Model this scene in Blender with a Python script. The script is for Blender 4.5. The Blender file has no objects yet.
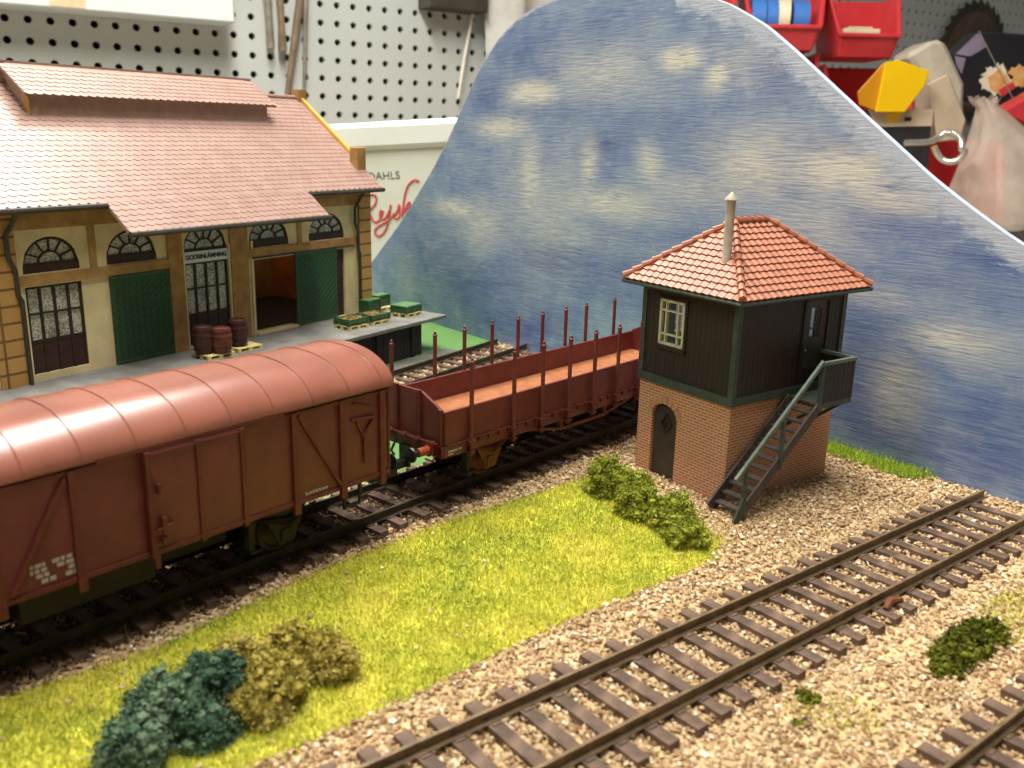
import bpy, math, random
import numpy as np
from mathutils import Vector, Matrix
# units: 1 Blender unit = 1 cm (a model railway photographed on a workbench); layout rail tops are at z = 0
sc = bpy.context.scene
sc.unit_settings.scale_length = 0.01
random.seed(7); RNG = np.random.default_rng(7)
PI = math.pi
COL = sc.collection

# ------------------------------------------------------------------ camera, world, lights, exposure
F_PX = 919.36
cam_d = bpy.data.cameras.new('camera'); cam = bpy.data.objects.new('camera', cam_d); COL.objects.link(cam)
cam_d.sensor_width = 36; cam_d.lens = F_PX/1024*36; cam_d.clip_start = .5; cam_d.clip_end = 2000
cam.matrix_world = Matrix.Translation((0, 0, 9.663)) @ Matrix.Rotation(PI/2-.269, 4, 'X') @ Matrix.Rotation(.025, 4, 'Z')
cam_d.dof.use_dof = True; cam_d.dof.focus_distance = 29; cam_d.dof.aperture_fstop = .30
sc.camera = cam
w = bpy.data.worlds.new('world'); sc.world = w; w.use_nodes = True
w.node_tree.nodes['Background'].inputs[0].default_value = (1.0, .95, .84, 1)
w.node_tree.nodes['Background'].inputs[1].default_value = .13
def area(name, loc, target, sx, sy, energy, color, roll=0):
    l = bpy.data.lights.new(name, 'AREA'); l.shape = 'RECTANGLE'; l.size = sx; l.size_y = sy; l.energy = energy; l.color = color
    o = bpy.data.objects.new(name, l); COL.objects.link(o); o.location = loc
    q = (Vector(target)-Vector(loc)).to_track_quat('-Z', 'Y')
    o.rotation_euler = (q.to_matrix().to_4x4() @ Matrix.Rotation(roll, 4, 'Z')).to_euler(); return o
# ceiling lamp over the bench, behind and left of the layout, and a second lamp of the room further left
area('bench_lamp_light', (-6, 37, 80), (-2, 26, 0), 13, 90, 1.7e5, (1, .96, .88), .0)
area('room_lamp_light', (-150, -40, 170), (0, 30, 5), 60, 120, 2.1e5, (1, .97, .9))
vs = sc.view_settings; vs.view_transform = 'Standard'; vs.look = 'None'; vs.gamma = 1; vs.exposure = 0.0; vs.use_curve_mapping = False

# ------------------------------------------------------------------ materials
def lin(c):
    return tuple((x/255/12.92 if x/255 <= .04045 else ((x/255+.055)/1.055)**2.4) for x in c)+(1,)
def mat(name, rgb, rough=.6, var=.12, scale=3, bump=0, bscale=20, spec=.4, metal=0, rgb2=None, island=0, alpha=1, stretch=None, coord='Object'):
    m = bpy.data.materials.new(name); m.use_nodes = True; nt = m.node_tree; N = nt.nodes; L = nt.links
    b = N['Principled BSDF']; b.inputs['Roughness'].default_value = rough; b.inputs['Metallic'].default_value = metal
    b.inputs['Specular IOR Level'].default_value = spec; b.inputs['Alpha'].default_value = alpha
    tc = N.new('ShaderNodeTexCoord'); vec = tc.outputs[coord]
    if stretch:
        mp = N.new('ShaderNodeMapping'); mp.inputs['Scale'].default_value = stretch; L.new(vec, mp.inputs[0]); vec = mp.outputs[0]
    no = N.new('ShaderNodeTexNoise'); no.inputs['Scale'].default_value = scale; no.inputs['Detail'].default_value = 4; L.new(vec, no.inputs[0])
    c1 = lin(rgb); c2 = lin(rgb2) if rgb2 else tuple(min(1, x*(1+var*2.5)) for x in c1[:3])+(1,)
    c0 = c1 if rgb2 else tuple(x*(1-var*1.5) for x in c1[:3])+(1,)
    cr = N.new('ShaderNodeValToRGB'); cr.color_ramp.elements[0].position = .35; cr.color_ramp.elements[1].position = .65
    cr.color_ramp.elements[0].color = c0; cr.color_ramp.elements[1].color = c2
    L.new(no.outputs[0], cr.inputs[0]); out = cr.outputs[0]
    if island:
        ge = N.new('ShaderNodeNewGeometry'); hs = N.new('ShaderNodeHueSaturation')
        ma = N.new('ShaderNodeMapRange'); ma.inputs[3].default_value = 1-island; ma.inputs[4].default_value = 1+island
        L.new(ge.outputs['Random Per Island'], ma.inputs[0]); L.new(ma.outputs[0], hs.inputs['Value']); L.new(out, hs.inputs['Color']); out = hs.outputs[0]
    L.new(out, b.inputs['Base Color'])
    if bump:
        n2 = N.new('ShaderNodeTexNoise'); n2.inputs['Scale'].default_value = bscale; n2.inputs['Detail'].default_value = 3; L.new(vec, n2.inputs[0])
        bp = N.new('ShaderNodeBump'); bp.inputs['Strength'].default_value = bump; bp.inputs['Distance'].default_value = .05; L.new(n2.outputs[0], bp.inputs['Height']); L.new(bp.outputs[0], b.inputs['Normal'])
    return m
def island_ramp(name, stops, rough=.8, spec=.2, patch=None):
    """each loose piece takes its own colour of the ramp"""
    m = bpy.data.materials.new(name); m.use_nodes = True; nt = m.node_tree; N = nt.nodes; L = nt.links
    b = N['Principled BSDF']; b.inputs['Roughness'].default_value = rough; b.inputs['Specular IOR Level'].default_value = spec
    ge = N.new('ShaderNodeNewGeometry'); cr = N.new('ShaderNodeValToRGB'); e = cr.color_ramp.elements
    while len(e) < len(stops): e.new(.5)
    for k, (p, c) in enumerate(stops): e[k].position = p; e[k].color = lin(c)
    src = ge.outputs['Random Per Island']
    if patch:
        tc = N.new('ShaderNodeTexCoord'); no = N.new('ShaderNodeTexNoise'); no.inputs['Scale'].default_value = patch; no.inputs['Detail'].default_value = 2; L.new(tc.outputs['Object'], no.inputs[0])
        ma = N.new('ShaderNodeMapRange'); ma.inputs[1].default_value = .3; ma.inputs[2].default_value = .7; L.new(no.outputs[0], ma.inputs[0])
        mx = N.new('ShaderNodeMix'); mx.inputs[0].default_value = .5; L.new(src, mx.inputs[2]); L.new(ma.outputs[0], mx.inputs[3]); src = mx.outputs[0]
    L.new(src, cr.inputs[0]); L.new(cr.outputs[0], b.inputs['Base Color'])
    return m
def brickmat(name, ca, cb, mortar, bw, rh, ms, rough=.75, bump=.5, offset=.5):
    m = bpy.data.materials.new(name); m.use_nodes = True; nt = m.node_tree; N = nt.nodes; L = nt.links
    b = N['Principled BSDF']; b.inputs['Roughness'].default_value = rough; b.inputs['Specular IOR Level'].default_value = .3
    tc = N.new('ShaderNodeTexCoord'); br = N.new('ShaderNodeTexBrick'); br.inputs['Scale'].default_value = 1
    br.inputs['Brick Width'].default_value = bw; br.inputs['Row Height'].default_value = rh; br.inputs['Mortar Size'].default_value = ms; br.inputs['Mortar Smooth'].default_value = .3
    br.offset = offset
    for k, c in zip(('Color1', 'Color2', 'Mortar'), (ca, cb, mortar)): br.inputs[k].default_value = lin(c)
    L.new(tc.outputs['UV'], br.inputs[0]); L.new(br.outputs['Color'], b.inputs['Base Color'])
    bp = N.new('ShaderNodeBump'); bp.inputs['Strength'].default_value = bump; bp.inputs['Distance'].default_value = .03; bp.invert = True
    L.new(br.outputs['Fac'], bp.inputs['Height']); L.new(bp.outputs[0], b.inputs['Normal'])
    return m
def plankmat(name, rgb, dark, width, rough=.6, vertical=True, spec=.35):
    """boards told apart by thin grooves across U (vertical boards) or V"""
    m = bpy.data.materials.new(name); m.use_nodes = True; nt = m.node_tree; N = nt.nodes; L = nt.links
    b = N['Principled BSDF']; b.inputs['Roughness'].default_value = rough; b.inputs['Specular IOR Level'].default_value = spec
    tc = N.new('ShaderNodeTexCoord'); sp = N.new('ShaderNodeSeparateXYZ'); L.new(tc.outputs['UV'], sp.inputs[0])
    mo = N.new('ShaderNodeMath'); mo.operation = 'PINGPONG'; mo.inputs[1].default_value = width/2; L.new(sp.outputs['X' if vertical else 'Y'], mo.inputs[0])
    mr = N.new('ShaderNodeMapRange'); mr.inputs[1].default_value = 0; mr.inputs[2].default_value = width*.12; L.new(mo.outputs[0], mr.inputs[0])
    mx = N.new('ShaderNodeMix'); mx.data_type = 'RGBA'; mx.inputs[6].default_value = lin(dark); mx.inputs[7].default_value = lin(rgb)
    L.new(mr.outputs[0], mx.inputs[0]); L.new(mx.outputs[2], b.inputs['Base Color'])
    bp = N.new('ShaderNodeBump'); bp.inputs['Strength'].default_value = .6; bp.inputs['Distance'].default_value = .03; L.new(mr.outputs[0], bp.inputs['Height']); L.new(bp.outputs[0], b.inputs['Normal'])
    return m

M = {}
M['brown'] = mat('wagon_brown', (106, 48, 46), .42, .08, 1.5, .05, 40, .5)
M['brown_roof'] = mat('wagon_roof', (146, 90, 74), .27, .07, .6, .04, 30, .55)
M['brown_frame'] = mat('wagon_frame', (98, 44, 40), .5, .1, 2)
M['floor_orange'] = mat('wagon_floor', (166, 104, 64), .6, .08, 3, .1, 30, rgb2=(148, 90, 54))
M['underframe'] = mat('underframe', (34, 26, 24), .6, .1, 3)
M['rust'] = mat('rusty_brown', (112, 66, 34), .6, .15, 4)
M['wheel'] = mat('wheel_steel', (60, 52, 46), .45, .1, 4, metal=.3)
M['buffer'] = mat('buffer_red', (150, 66, 44), .5, .1, 4)
M['black'] = mat('coupling_black', (30, 32, 32), .4, .1, 4)
M['white_print'] = mat('white_print', (170, 160, 155), .6, .1, 30)
M['rail'] = mat('rail_steel', (112, 92, 66), .5, .14, 4, .1, 20, .5, metal=.25)
M['rail_dark'] = mat('rail_weathered', (66, 58, 46), .5, .14, 4, metal=.2)
M['sleeper'] = mat('sleeper_brown', (98, 79, 66), .7, .2, 2.5, .25, 25, .3)
M['cream'] = mat('cream_render', (226, 206, 158), .7, .05, 1.2, .08, 30, .2)
M['ochre'] = mat('ochre_trim', (172, 132, 80), .65, .1, 2, .05, 20, .25)
M['rustic'] = brickmat('rusticated_ochre', (200, 154, 92), (190, 144, 84), (130, 96, 54), 3.0, .55, .05, offset=0)
M['gold'] = mat('parapet_yellow', (214, 166, 82), .5, .06, 2, .0, 20, .4)
M['rooftile'] = mat('shed_roof_tile', (160, 128, 116), .38, .05, 1.5, .05, 30, .55, rgb2=(170, 140, 128), island=.04)
M['ridge_board'] = mat('ridge_vent_board', (166, 134, 116), .65, .05, 2, .05, 20)
M['gutter'] = mat('gutter_dark', (66, 58, 52), .4, .1, 3, spec=.5)
M['green_door'] = plankmat('green_boards', (54, 88, 58), (34, 60, 40), .26, .55)
M['winframe'] = mat('dark_window_frame', (52, 36, 28), .55, .1, 3)
M['kick'] = mat('dark_door_panel', (62, 38, 28), .55, .1, 3)
M['interior'] = mat('shed_interior', (146, 104, 60), .7, .1, 1)
M['partition'] = mat('orange_partition', (176, 104, 46), .6, .1, 1)
M['platform'] = mat('platform_grey', (122, 121, 116), .85, .1, 1.2, .25, 14, .2)
M['fascia'] = plankmat('platform_dark_boards', (44, 40, 36), (22, 20, 18), .7, .7)
M['barrel'] = mat('barrel_red_brown', (104, 54, 42), .5, .15, 3)
M['barrel_dark'] = mat('barrel_dark_brown', (72, 40, 36), .5, .15, 3)
M['pallet'] = mat('pallet_yellow_wood', (226, 208, 140), .6, .06, 4)
M['crate'] = mat('crate_green', (62, 94, 60), .5, .1, 3, spec=.4)
M['crate_light'] = mat('crate_green_light', (86, 124, 76), .5, .1, 3)
M['produce'] = island_ramp('produce_brown', [(0, (104, 84, 50)), (.5, (150, 122, 72)), (1, (176, 146, 92))])
M['brick'] = brickmat('red_brick', (186, 120, 84), (170, 104, 74), (200, 172, 138), .27, .088, .02, bump=.3)
M['arch_brick'] = brickmat('arch_brick', (188, 138, 100), (176, 126, 90), (190, 150, 116), .11, .4, .014, bump=.4)
M['tower_board'] = plankmat('dark_vertical_boards', (56, 50, 44), (40, 35, 31), .19, .5)
M['tower_green'] = mat('tower_green_trim', (66, 78, 70), .5, .08, 3, spec=.4)
M['rail_green'] = mat('handrail_green', (100, 114, 104), .5, .08, 3)
M['tower_door'] = mat('tower_door', (60, 52, 44), .55, .08, 3)
M['pantile'] = mat('pantile_orange', (166, 104, 78), .42, .06, 2.5, .05, 25, .5, island=.05)
M['chimney'] = mat('chimney_grey', (178, 168, 150), .5, .1, 3)
M['winwhite'] = mat('window_cream', (210, 208, 176), .5, .05, 3)
M['stairdark'] = mat('stair_brown_grey', (76, 68, 62), .6, .12, 3)
M['layout_green'] = mat('baseboard_green_paint', (92, 132, 70), .5, .04, .5)
M['ply'] = mat('plywood_edge', (190, 150, 100), .6, .1, 3)
M['ground'] = mat('sand_glue_bed', (186, 160, 120), .95, .2, 2.5, .6, 12, .1)
M['turf'] = mat('turf_mat', (184, 180, 70), .95, .15, 2, .7, 10, .1)
M['gravel'] = island_ramp('gravel', [(0, (122, 92, 68)), (.14, (160, 128, 94)), (.5, (192, 163, 122)), (.88, (212, 188, 148)), (1, (242, 230, 208))], .75, .3)
M['gravel_coarse'] = island_ramp('coarse_gravel', [(0, (110, 88, 66)), (.4, (176, 150, 112)), (1, (222, 204, 168))], .75, .3)
M['grass'] = island_ramp('grass_fibre', [(.1, (140, 160, 66)), (.38, (184, 192, 70)), (.6, (212, 206, 78)), (.9, (228, 218, 118))], .8, .15, .55)
M['grass_dark'] = island_ramp('grass_fibre_dark', [(0, (104, 136, 30)), (.5, (158, 184, 50)), (1, (196, 210, 76))], .8, .15, .8)
M['bush_olive'] = island_ramp('foam_olive', [(0, (84, 94, 26)), (.5, (134, 142, 46)), (1, (176, 174, 80))], .9, .1, 1.2)
M['bush_mustard'] = island_ramp('foam_mustard', [(0, (112, 104, 40)), (.5, (166, 150, 70)), (1, (204, 190, 118))], .9, .1, 1.0)
M['bush_blue'] = island_ramp('foam_blue_green', [(0, (44, 66, 52)), (.5, (72, 98, 76)), (1, (128, 148, 118))], .9, .1, 1.0)
M['bush_dark'] = island_ramp('tuft_dark', [(0, (38, 46, 12)), (.5, (76, 80, 22)), (1, (140, 146, 50))], .9, .1, 1.2)
M['pegboard'] = mat('pegboard_white', (196, 200, 196), .5, .03, .05, .03, 3, .35)
M['dark_back'] = mat('wall_dark', (70, 68, 60), .9, .1, .1)
M['white_lacquer'] = mat('white_lacquer', (226, 230, 232), .35, .02, .2)
M['tan_stain'] = mat('tan_stain', (222, 200, 160), .5, .05, 1)
M['steel'] = mat('steel_tool', (170, 164, 150), .35, .1, 1, metal=.6)
M['tool_brown'] = mat('tool_brown', (130, 112, 94), .5, .1, 1)
M['cable'] = mat('cable_cream', (232, 228, 210), .45, .03, 1)
M['foam_box'] = mat('carton_white', (236, 238, 230), .25, .02, .3, spec=.5)
M['carton_face'] = mat('carton_label', (220, 222, 208), .4, .02, .3)
M['ink'] = mat('ink_grey', (104, 104, 100), .6, .02, 1)
M['ink_red'] = mat('ink_red', (200, 86, 82), .5, .04, 1)
M['red_plastic'] = mat('red_plastic', (212, 62, 66), .35, .04, .3, spec=.5)
M['orange_red'] = mat('orange_red_plastic', (214, 70, 36), .4, .05, .3)
M['tape_blue'] = mat('tape_blue', (70, 124, 200), .4, .05, .5)
M['tape_cream'] = mat('tape_cream', (232, 216, 184), .5, .05, .5)
M['yellow'] = mat('yellow_card', (250, 200, 10), .4, .04, .2, spec=.4)
M['amber'] = mat('amber_card', (206, 140, 20), .4, .04, .2)
M['clear'] = None
M['blade'] = mat('saw_blade', (100, 84, 66), .5, .15, .3, metal=.3)
M['blade_dark'] = mat('saw_rim', (62, 56, 50), .5, .15, .3)
M['pack_black'] = mat('pack_black', (36, 34, 40), .3, .1, .3, spec=.5)
M['pack_mauve'] = mat('pack_mauve', (140, 128, 150), .4, .1, .3)
M['print_orange'] = mat('print_orange', (226, 156, 84), .5, .1, 1, rgb2=(236, 196, 130))
M['print_white'] = mat('print_white', (236, 228, 204), .5, .05, 1)
M['card_beige'] = mat('card_beige', (206, 184, 158), .6, .05, .5)
M['card_black'] = mat('card_black', (50, 48, 50), .4, .1, .5)
M['chrome'] = mat('chrome_hook', (220, 216, 206), .2, .03, 1, metal=.8)
M['grey_shade'] = mat('grey_shade', (86, 88, 78), .9, .15, 1)
M['bench'] = mat('bench_top', (150, 140, 124), .6, .08, .1)
M['wood'] = mat('plain_wood', (176, 142, 98), .6, .1, .3)
def clearmat(name, rgb, alpha, rough=.25):
    m = bpy.data.materials.new(name); m.use_nodes = True; nt = m.node_tree; N = nt.nodes; L = nt.links
    b = N['Principled BSDF']; b.inputs['Base Color'].default_value = lin(rgb); b.inputs['Roughness'].default_value = rough
    tc = N.new('ShaderNodeTexCoord'); no = N.new('ShaderNodeTexNoise'); no.inputs['Scale'].default_value = .35; no.inputs['Detail'].default_value = 3; L.new(tc.outputs['Object'], no.inputs[0])
    mr = N.new('ShaderNodeMapRange'); mr.inputs[1].default_value = .3; mr.inputs[2].default_value = .7; mr.inputs[3].default_value = alpha*.75; mr.inputs[4].default_value = min(1, alpha*1.25)
    L.new(no.outputs[0], mr.inputs[0]); L.new(mr.outputs[0], b.inputs['Alpha']); return m
M['clear'] = clearmat('clear_plastic', (236, 226, 204), .6)
M['bagfilm'] = clearmat('bag_film', (226, 206, 190), .5)
M['sheetfilm'] = clearmat('sheet_film', (222, 222, 214), .9)
M['pane'] = clearmat('clear_pane', (150, 170, 170), .10, .05)
def glassmat():
    m = bpy.data.materials.new('pebbled_glass'); m.use_nodes = True; nt = m.node_tree; N = nt.nodes; L = nt.links
    b = N['Principled BSDF']; b.inputs['Roughness'].default_value = .18; b.inputs['Specular IOR Level'].default_value = .8
    tc = N.new('ShaderNodeTexCoord'); vo = N.new('ShaderNodeTexVoronoi'); vo.inputs['Scale'].default_value = 15; L.new(tc.outputs['UV'], vo.inputs[0])
    no = N.new('ShaderNodeTexNoise'); no.inputs['Scale'].default_value = 1.3; L.new(tc.outputs['UV'], no.inputs[0])
    mu = N.new('ShaderNodeMath'); mu.operation = 'MULTIPLY'; L.new(vo.outputs['Distance'], mu.inputs[0]); L.new(no.outputs[0], mu.inputs[1])
    cr = N.new('ShaderNodeValToRGB'); cr.color_ramp.elements[0].color = lin((112, 108, 92)); cr.color_ramp.elements[1].color = lin((206, 204, 186))
    cr.color_ramp.elements[0].position = .08; cr.color_ramp.elements[1].position = .38
    L.new(mu.outputs[0], cr.inputs[0]); L.new(cr.outputs[0], b.inputs['Base Color'])
    bp = N.new('ShaderNodeBump'); bp.inputs['Strength'].default_value = .5; bp.inputs['Distance'].default_value = .02; L.new(vo.outputs['Distance'], bp.inputs['Height']); L.new(bp.outputs[0], b.inputs['Normal'])
    return m
M['glass'] = glassmat()

def fillmat():
    m = bpy.data.materials.new('fill_glow'); m.use_nodes = True; b = m.node_tree.nodes['Principled BSDF']; b.inputs['Emission Color'].default_value = (1, .74, .42, 1); b.inputs['Emission Strength'].default_value = 3; return m  # warm glow for the fill added inside the shed
# ------------------------------------------------------------------ mesh helpers
class MB:
    def __init__(s): s.v = []; s.f = []
    def quad(s, *p):
        n = len(s.v); s.v += [tuple(q) for q in p]; s.f.append(tuple(range(n, n+len(p))))
    def hexa(s, p):      # p: 4 bottom points ccw, 4 top points
        n = len(s.v); s.v += [tuple(q) for q in p]
        s.f += [tuple(n+i for i in f) for f in ((3, 2, 1, 0), (4, 5, 6, 7), (0, 1, 5, 4), (1, 2, 6, 5), (2, 3, 7, 6), (3, 0, 4, 7))]; return s
    def box(s, x0, x1, y0, y1, z0, z1):
        return s.hexa([(x0, y0, z0), (x1, y0, z0), (x1, y1, z0), (x0, y1, z0), (x0, y0, z1), (x1, y0, z1), (x1, y1, z1), (x0, y1, z1)])
    def prism(s, poly, d):   # poly: 3-D points in a plane, extruded along d
        n = len(s.v); k = len(poly); d = Vector(d)
        P = [Vector(p) for p in poly]; nrm = Vector((0, 0, 0))
        for i in range(k): nrm += (P[i]-P[0]).cross(P[(i+1) % k]-P[0])
        if nrm.dot(d) > 0: P = P[::-1]
        s.v += [tuple(p) for p in P]+[tuple(p+d) for p in P]
        s.f.append(tuple(range(n, n+k))); s.f.append(tuple(range(n+2*k-1, n+k-1, -1)))
        for i in range(k): s.f.append((n+(i+1) % k, n+i, n+k+i, n+k+(i+1) % k))
        return s
    def bar(s, a, b, wd, h=None, up=(0, 0, 1)):
        a = Vector(a); b = Vector(b); d = (b-a); h = h or wd; u = Vector(up); x = d.cross(u)
        if x.length < 1e-6: x = d.cross(Vector((1, 0, 0)))
        x.normalize(); u = x.cross(d).normalized(); x *= wd/2; u *= h/2
        return s.hexa([a-x-u, a+x-u, b+x-u, b-x-u, a-x+u, a+x+u, b+x+u, b-x+u])
    def tube(s, pts, r, n=8, caps=True):
        P = [Vector(p) for p in pts]; base = len(s.v); prev = None
        rs = r if isinstance(r, (list, tuple)) else [r]*len(P)
        for i, p in enumerate(P):
            d = (P[min(i+1, len(P)-1)]-P[max(i-1, 0)]).normalized()
            if prev is None:
                x = d.cross(Vector((0, 0, 1)));
                if x.length < .05: x = d.cross(Vector((1, 0, 0)))
            else: x = prev-d*prev.dot(d)
            x.normalize(); prev = x; y = d.cross(x)
            for k in range(n): t = 2*PI*k/n; s.v.append(tuple(p+(x*math.cos(t)+y*math.sin(t))*rs[i]))
        for i in range(len(P)-1):
            for k in range(n):
                a = base+i*n+k; b = base+i*n+(k+1) % n; s.f.append((a, b, b+n, a+n))
        if caps: s.f.append(tuple(base+k for k in range(n))[::-1]); s.f.append(tuple(base+(len(P)-1)*n+k for k in range(n)))
        return s
    def lathe(s, prof, c, axis='z', n=20):
        base = len(s.v); c = Vector(c)
        for r, z in prof:
            for k in range(n):
                t = 2*PI*k/n; a, b = r*math.cos(t), r*math.sin(t)
                s.v.append(tuple(c+(Vector((a, b, z)) if axis == 'z' else Vector((a, z, b)) if axis == 'y' else Vector((z, a, b)))))
        for i in range(len(prof)-1):
            for k in range(n):
                a = base+i*n+k; b = base+i*n+(k+1) % n; s.f.append((a, b, b+n, a+n))
        if prof[0][0] > 1e-4: s.f.append(tuple(base+k for k in range(n))[::-1])
        if prof[-1][0] > 1e-4: s.f.append(tuple(base+(len(prof)-1)*n+k for k in range(n)))
        return s
    def build(s, name, m, parent=None, smooth=False, uv=True, bevel=0):
        me = bpy.data.meshes.new(name); me.from_pydata([tuple(p) for p in s.v], [], s.f); me.update()
        if not smooth or True:
            import bmesh
            bm = bmesh.new(); bm.from_mesh(me); bmesh.ops.recalc_face_normals(bm, faces=bm.faces); bm.to_mesh(me); bm.free()
        if uv: boxuv(me)
        if smooth: me.polygons.foreach_set('use_smooth', [True]*len(me.polygons)); me.set_sharp_from_angle(angle=.7)
        me.materials.append(m if not isinstance(m, str) else M[m])
        o = bpy.data.objects.new(name, me); COL.objects.link(o)
        if parent: o.parent = parent
        if bevel:
            b = o.modifiers.new('bevel', 'BEVEL'); b.width = bevel; b.segments = 1; b.limit_method = 'ANGLE'
        return o
def boxuv(me):
    uv = me.uv_layers.new(name='uv'); V = me.vertices
    for p in me.polygons:
        n = p.normal
        if abs(n.z) > .85: T = Vector((1, 0, 0)); B = Vector((0, 1, 0))
        else: T = Vector((-n.y, n.x, 0)).normalized(); B = n.cross(T)
        for li in p.loop_indices:
            c = V[me.loops[li].vertex_index].co; uv.data[li].uv = (c.dot(T), c.dot(B))
def raw(name, V, Fa, m, parent=None, smooth=False):
    """many small pieces in one mesh, from arrays: V (n,3), Fa (k, corners)"""
    me = bpy.data.meshes.new(name); k, c = Fa.shape
    me.vertices.add(len(V)); me.vertices.foreach_set('co', V.astype(np.float32).ravel())
    me.loops.add(k*c); me.loops.foreach_set('vertex_index', Fa.astype(np.int32).ravel())
    me.polygons.add(k); me.polygons.foreach_set('loop_start', np.arange(0, k*c, c, dtype=np.int32))
    me.update(calc_edges=True); me.validate(); me.polygons.foreach_set('use_smooth', [smooth]*len(me.polygons))
    me.materials.append(M[m]); o = bpy.data.objects.new(name, me); COL.objects.link(o)
    if parent: o.parent = parent
    return o
def empty(name, loc, rz=0):
    o = bpy.data.objects.new(name, None); COL.objects.link(o); o.location = loc; o.rotation_euler = (0, 0, rz); o.empty_display_size = .5; return o
def tag(o, label=None, cat=None, group=None, kind=None):
    if label: o['label'] = label
    if cat: o['category'] = cat
    if group: o['group'] = group
    if kind: o['kind'] = kind
    return o
def copy_tree(o, parent=None):
    c = o.copy(); COL.objects.link(c); c.parent = parent
    for ch in list(o.children): copy_tree(ch, c)
    return c
def meshed(to):
    """turn a text object into a plain mesh object"""
    bpy.context.view_layer.update(); me = bpy.data.meshes.new_from_object(to.evaluated_get(bpy.context.evaluated_depsgraph_get())); nm = to.name; bpy.data.objects.remove(to); o = bpy.data.objects.new('lettering', me); COL.objects.link(o); return o
def H(a): return PI/2-a          # heading (from +Y toward +X) to rotation about Z; local x runs along the heading, local y to its left
def W(o, a, s, t): return (o[0]+s*math.sin(a)-t*math.cos(a), o[1]+s*math.cos(a)+t*math.sin(a))
def LXY(o, a, x, y):
    X = x-o[0]; Y = y-o[1]; return X*math.sin(a)+Y*math.cos(a), -X*math.cos(a)+Y*math.sin(a)

# ------------------------------------------------------------------ the setting: wall, bench
WO = (-84.99, 54.57*1.0+.0); WA = 1.0                      # pegboard wall: line through WO, heading WA
Dn = 101.0; WO = (-math.cos(WA)*Dn, math.sin(WA)*Dn)
wl = MB().box(-40, 240, 2.0, 5, -90, 90).build('wall_back', 'dark_back'); wl.location = (*WO, 0); wl.rotation_euler = (0, 0, H(WA)); tag(wl, kind='structure')
def pegboard():
    p = 1.9; S0, Z0 = 10.6, 18.5
    i0, i1, j0, j1 = -9, 92, -14, 14; r = .37; V = []; Fa = []; n = 0
    ang = [-3*PI/4+k*PI/4 for k in range(8)]
    cs = [(-1, -1), (0, -1), (1, -1), (1, 0), (1, 1), (0, 1), (-1, 1), (-1, 0)]
    for i in range(i0, i1):
        for j in range(j0, j1):
            cx, cz = S0+p*i, Z0+p*j
            for (a, b) in cs: V.append((cx+a*p/2, 0, cz+b*p/2))
            for t in ang: V.append((cx+r*math.cos(t), 0, cz+r*math.sin(t)))
            for t in ang: V.append((cx+r*math.cos(t), .5, cz+r*math.sin(t)))
            for k in range(8):
                q = (k+1) % 8
                Fa.append((n+k, n+q, n+8+q, n+8+k)); Fa.append((n+8+k, n+8+q, n+16+q, n+16+k))
            n += 24
    o = raw('pegboard', np.array(V), np.array(Fa), 'pegboard'); o.location = (*WO, 0); o.rotation_euler = (0, 0, H(WA))
    tag(o, 'white perforated pegboard panel covering the wall behind the layout', 'pegboard')
pegboard()
bench = MB().box(-70, 200, -110, -1, -6, -2.2).build('workbench', 'bench'); bench.location = (*WO, 0); bench.rotation_euler = (0, 0, H(WA))
tag(bench, 'long workbench top carrying the model railway layout and the bins behind', 'workbench')
fl = MB().box(-300, 400, -300, 260, -92, -90).build('floor', 'dark_back'); tag(fl, kind='structure')

# ------------------------------------------------------------------ the layout board and the painted backdrop
BO = (0, 43.2); BA = 2.466                 # foot line of the backdrop: local x along it (towards the right front), local y = left of the heading
# in this frame local y points (-cos BA, sin BA) = away from the layout (outwards); the layout lies at y < 0
lb = MB().box(-19, 27, -62, 0, -1.2, -.45).build('layout_board', 'layout_green'); lb.location = (*BO, 0); lb.rotation_euler = (0, 0, H(BA))
tag(lb, 'flat green painted board under the tracks and buildings', 'baseboard')
fr = MB().box(-18.6, 26.6, -61.6, -.4, -2.2, -1.2).build('frame', 'ply', lb)

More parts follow.
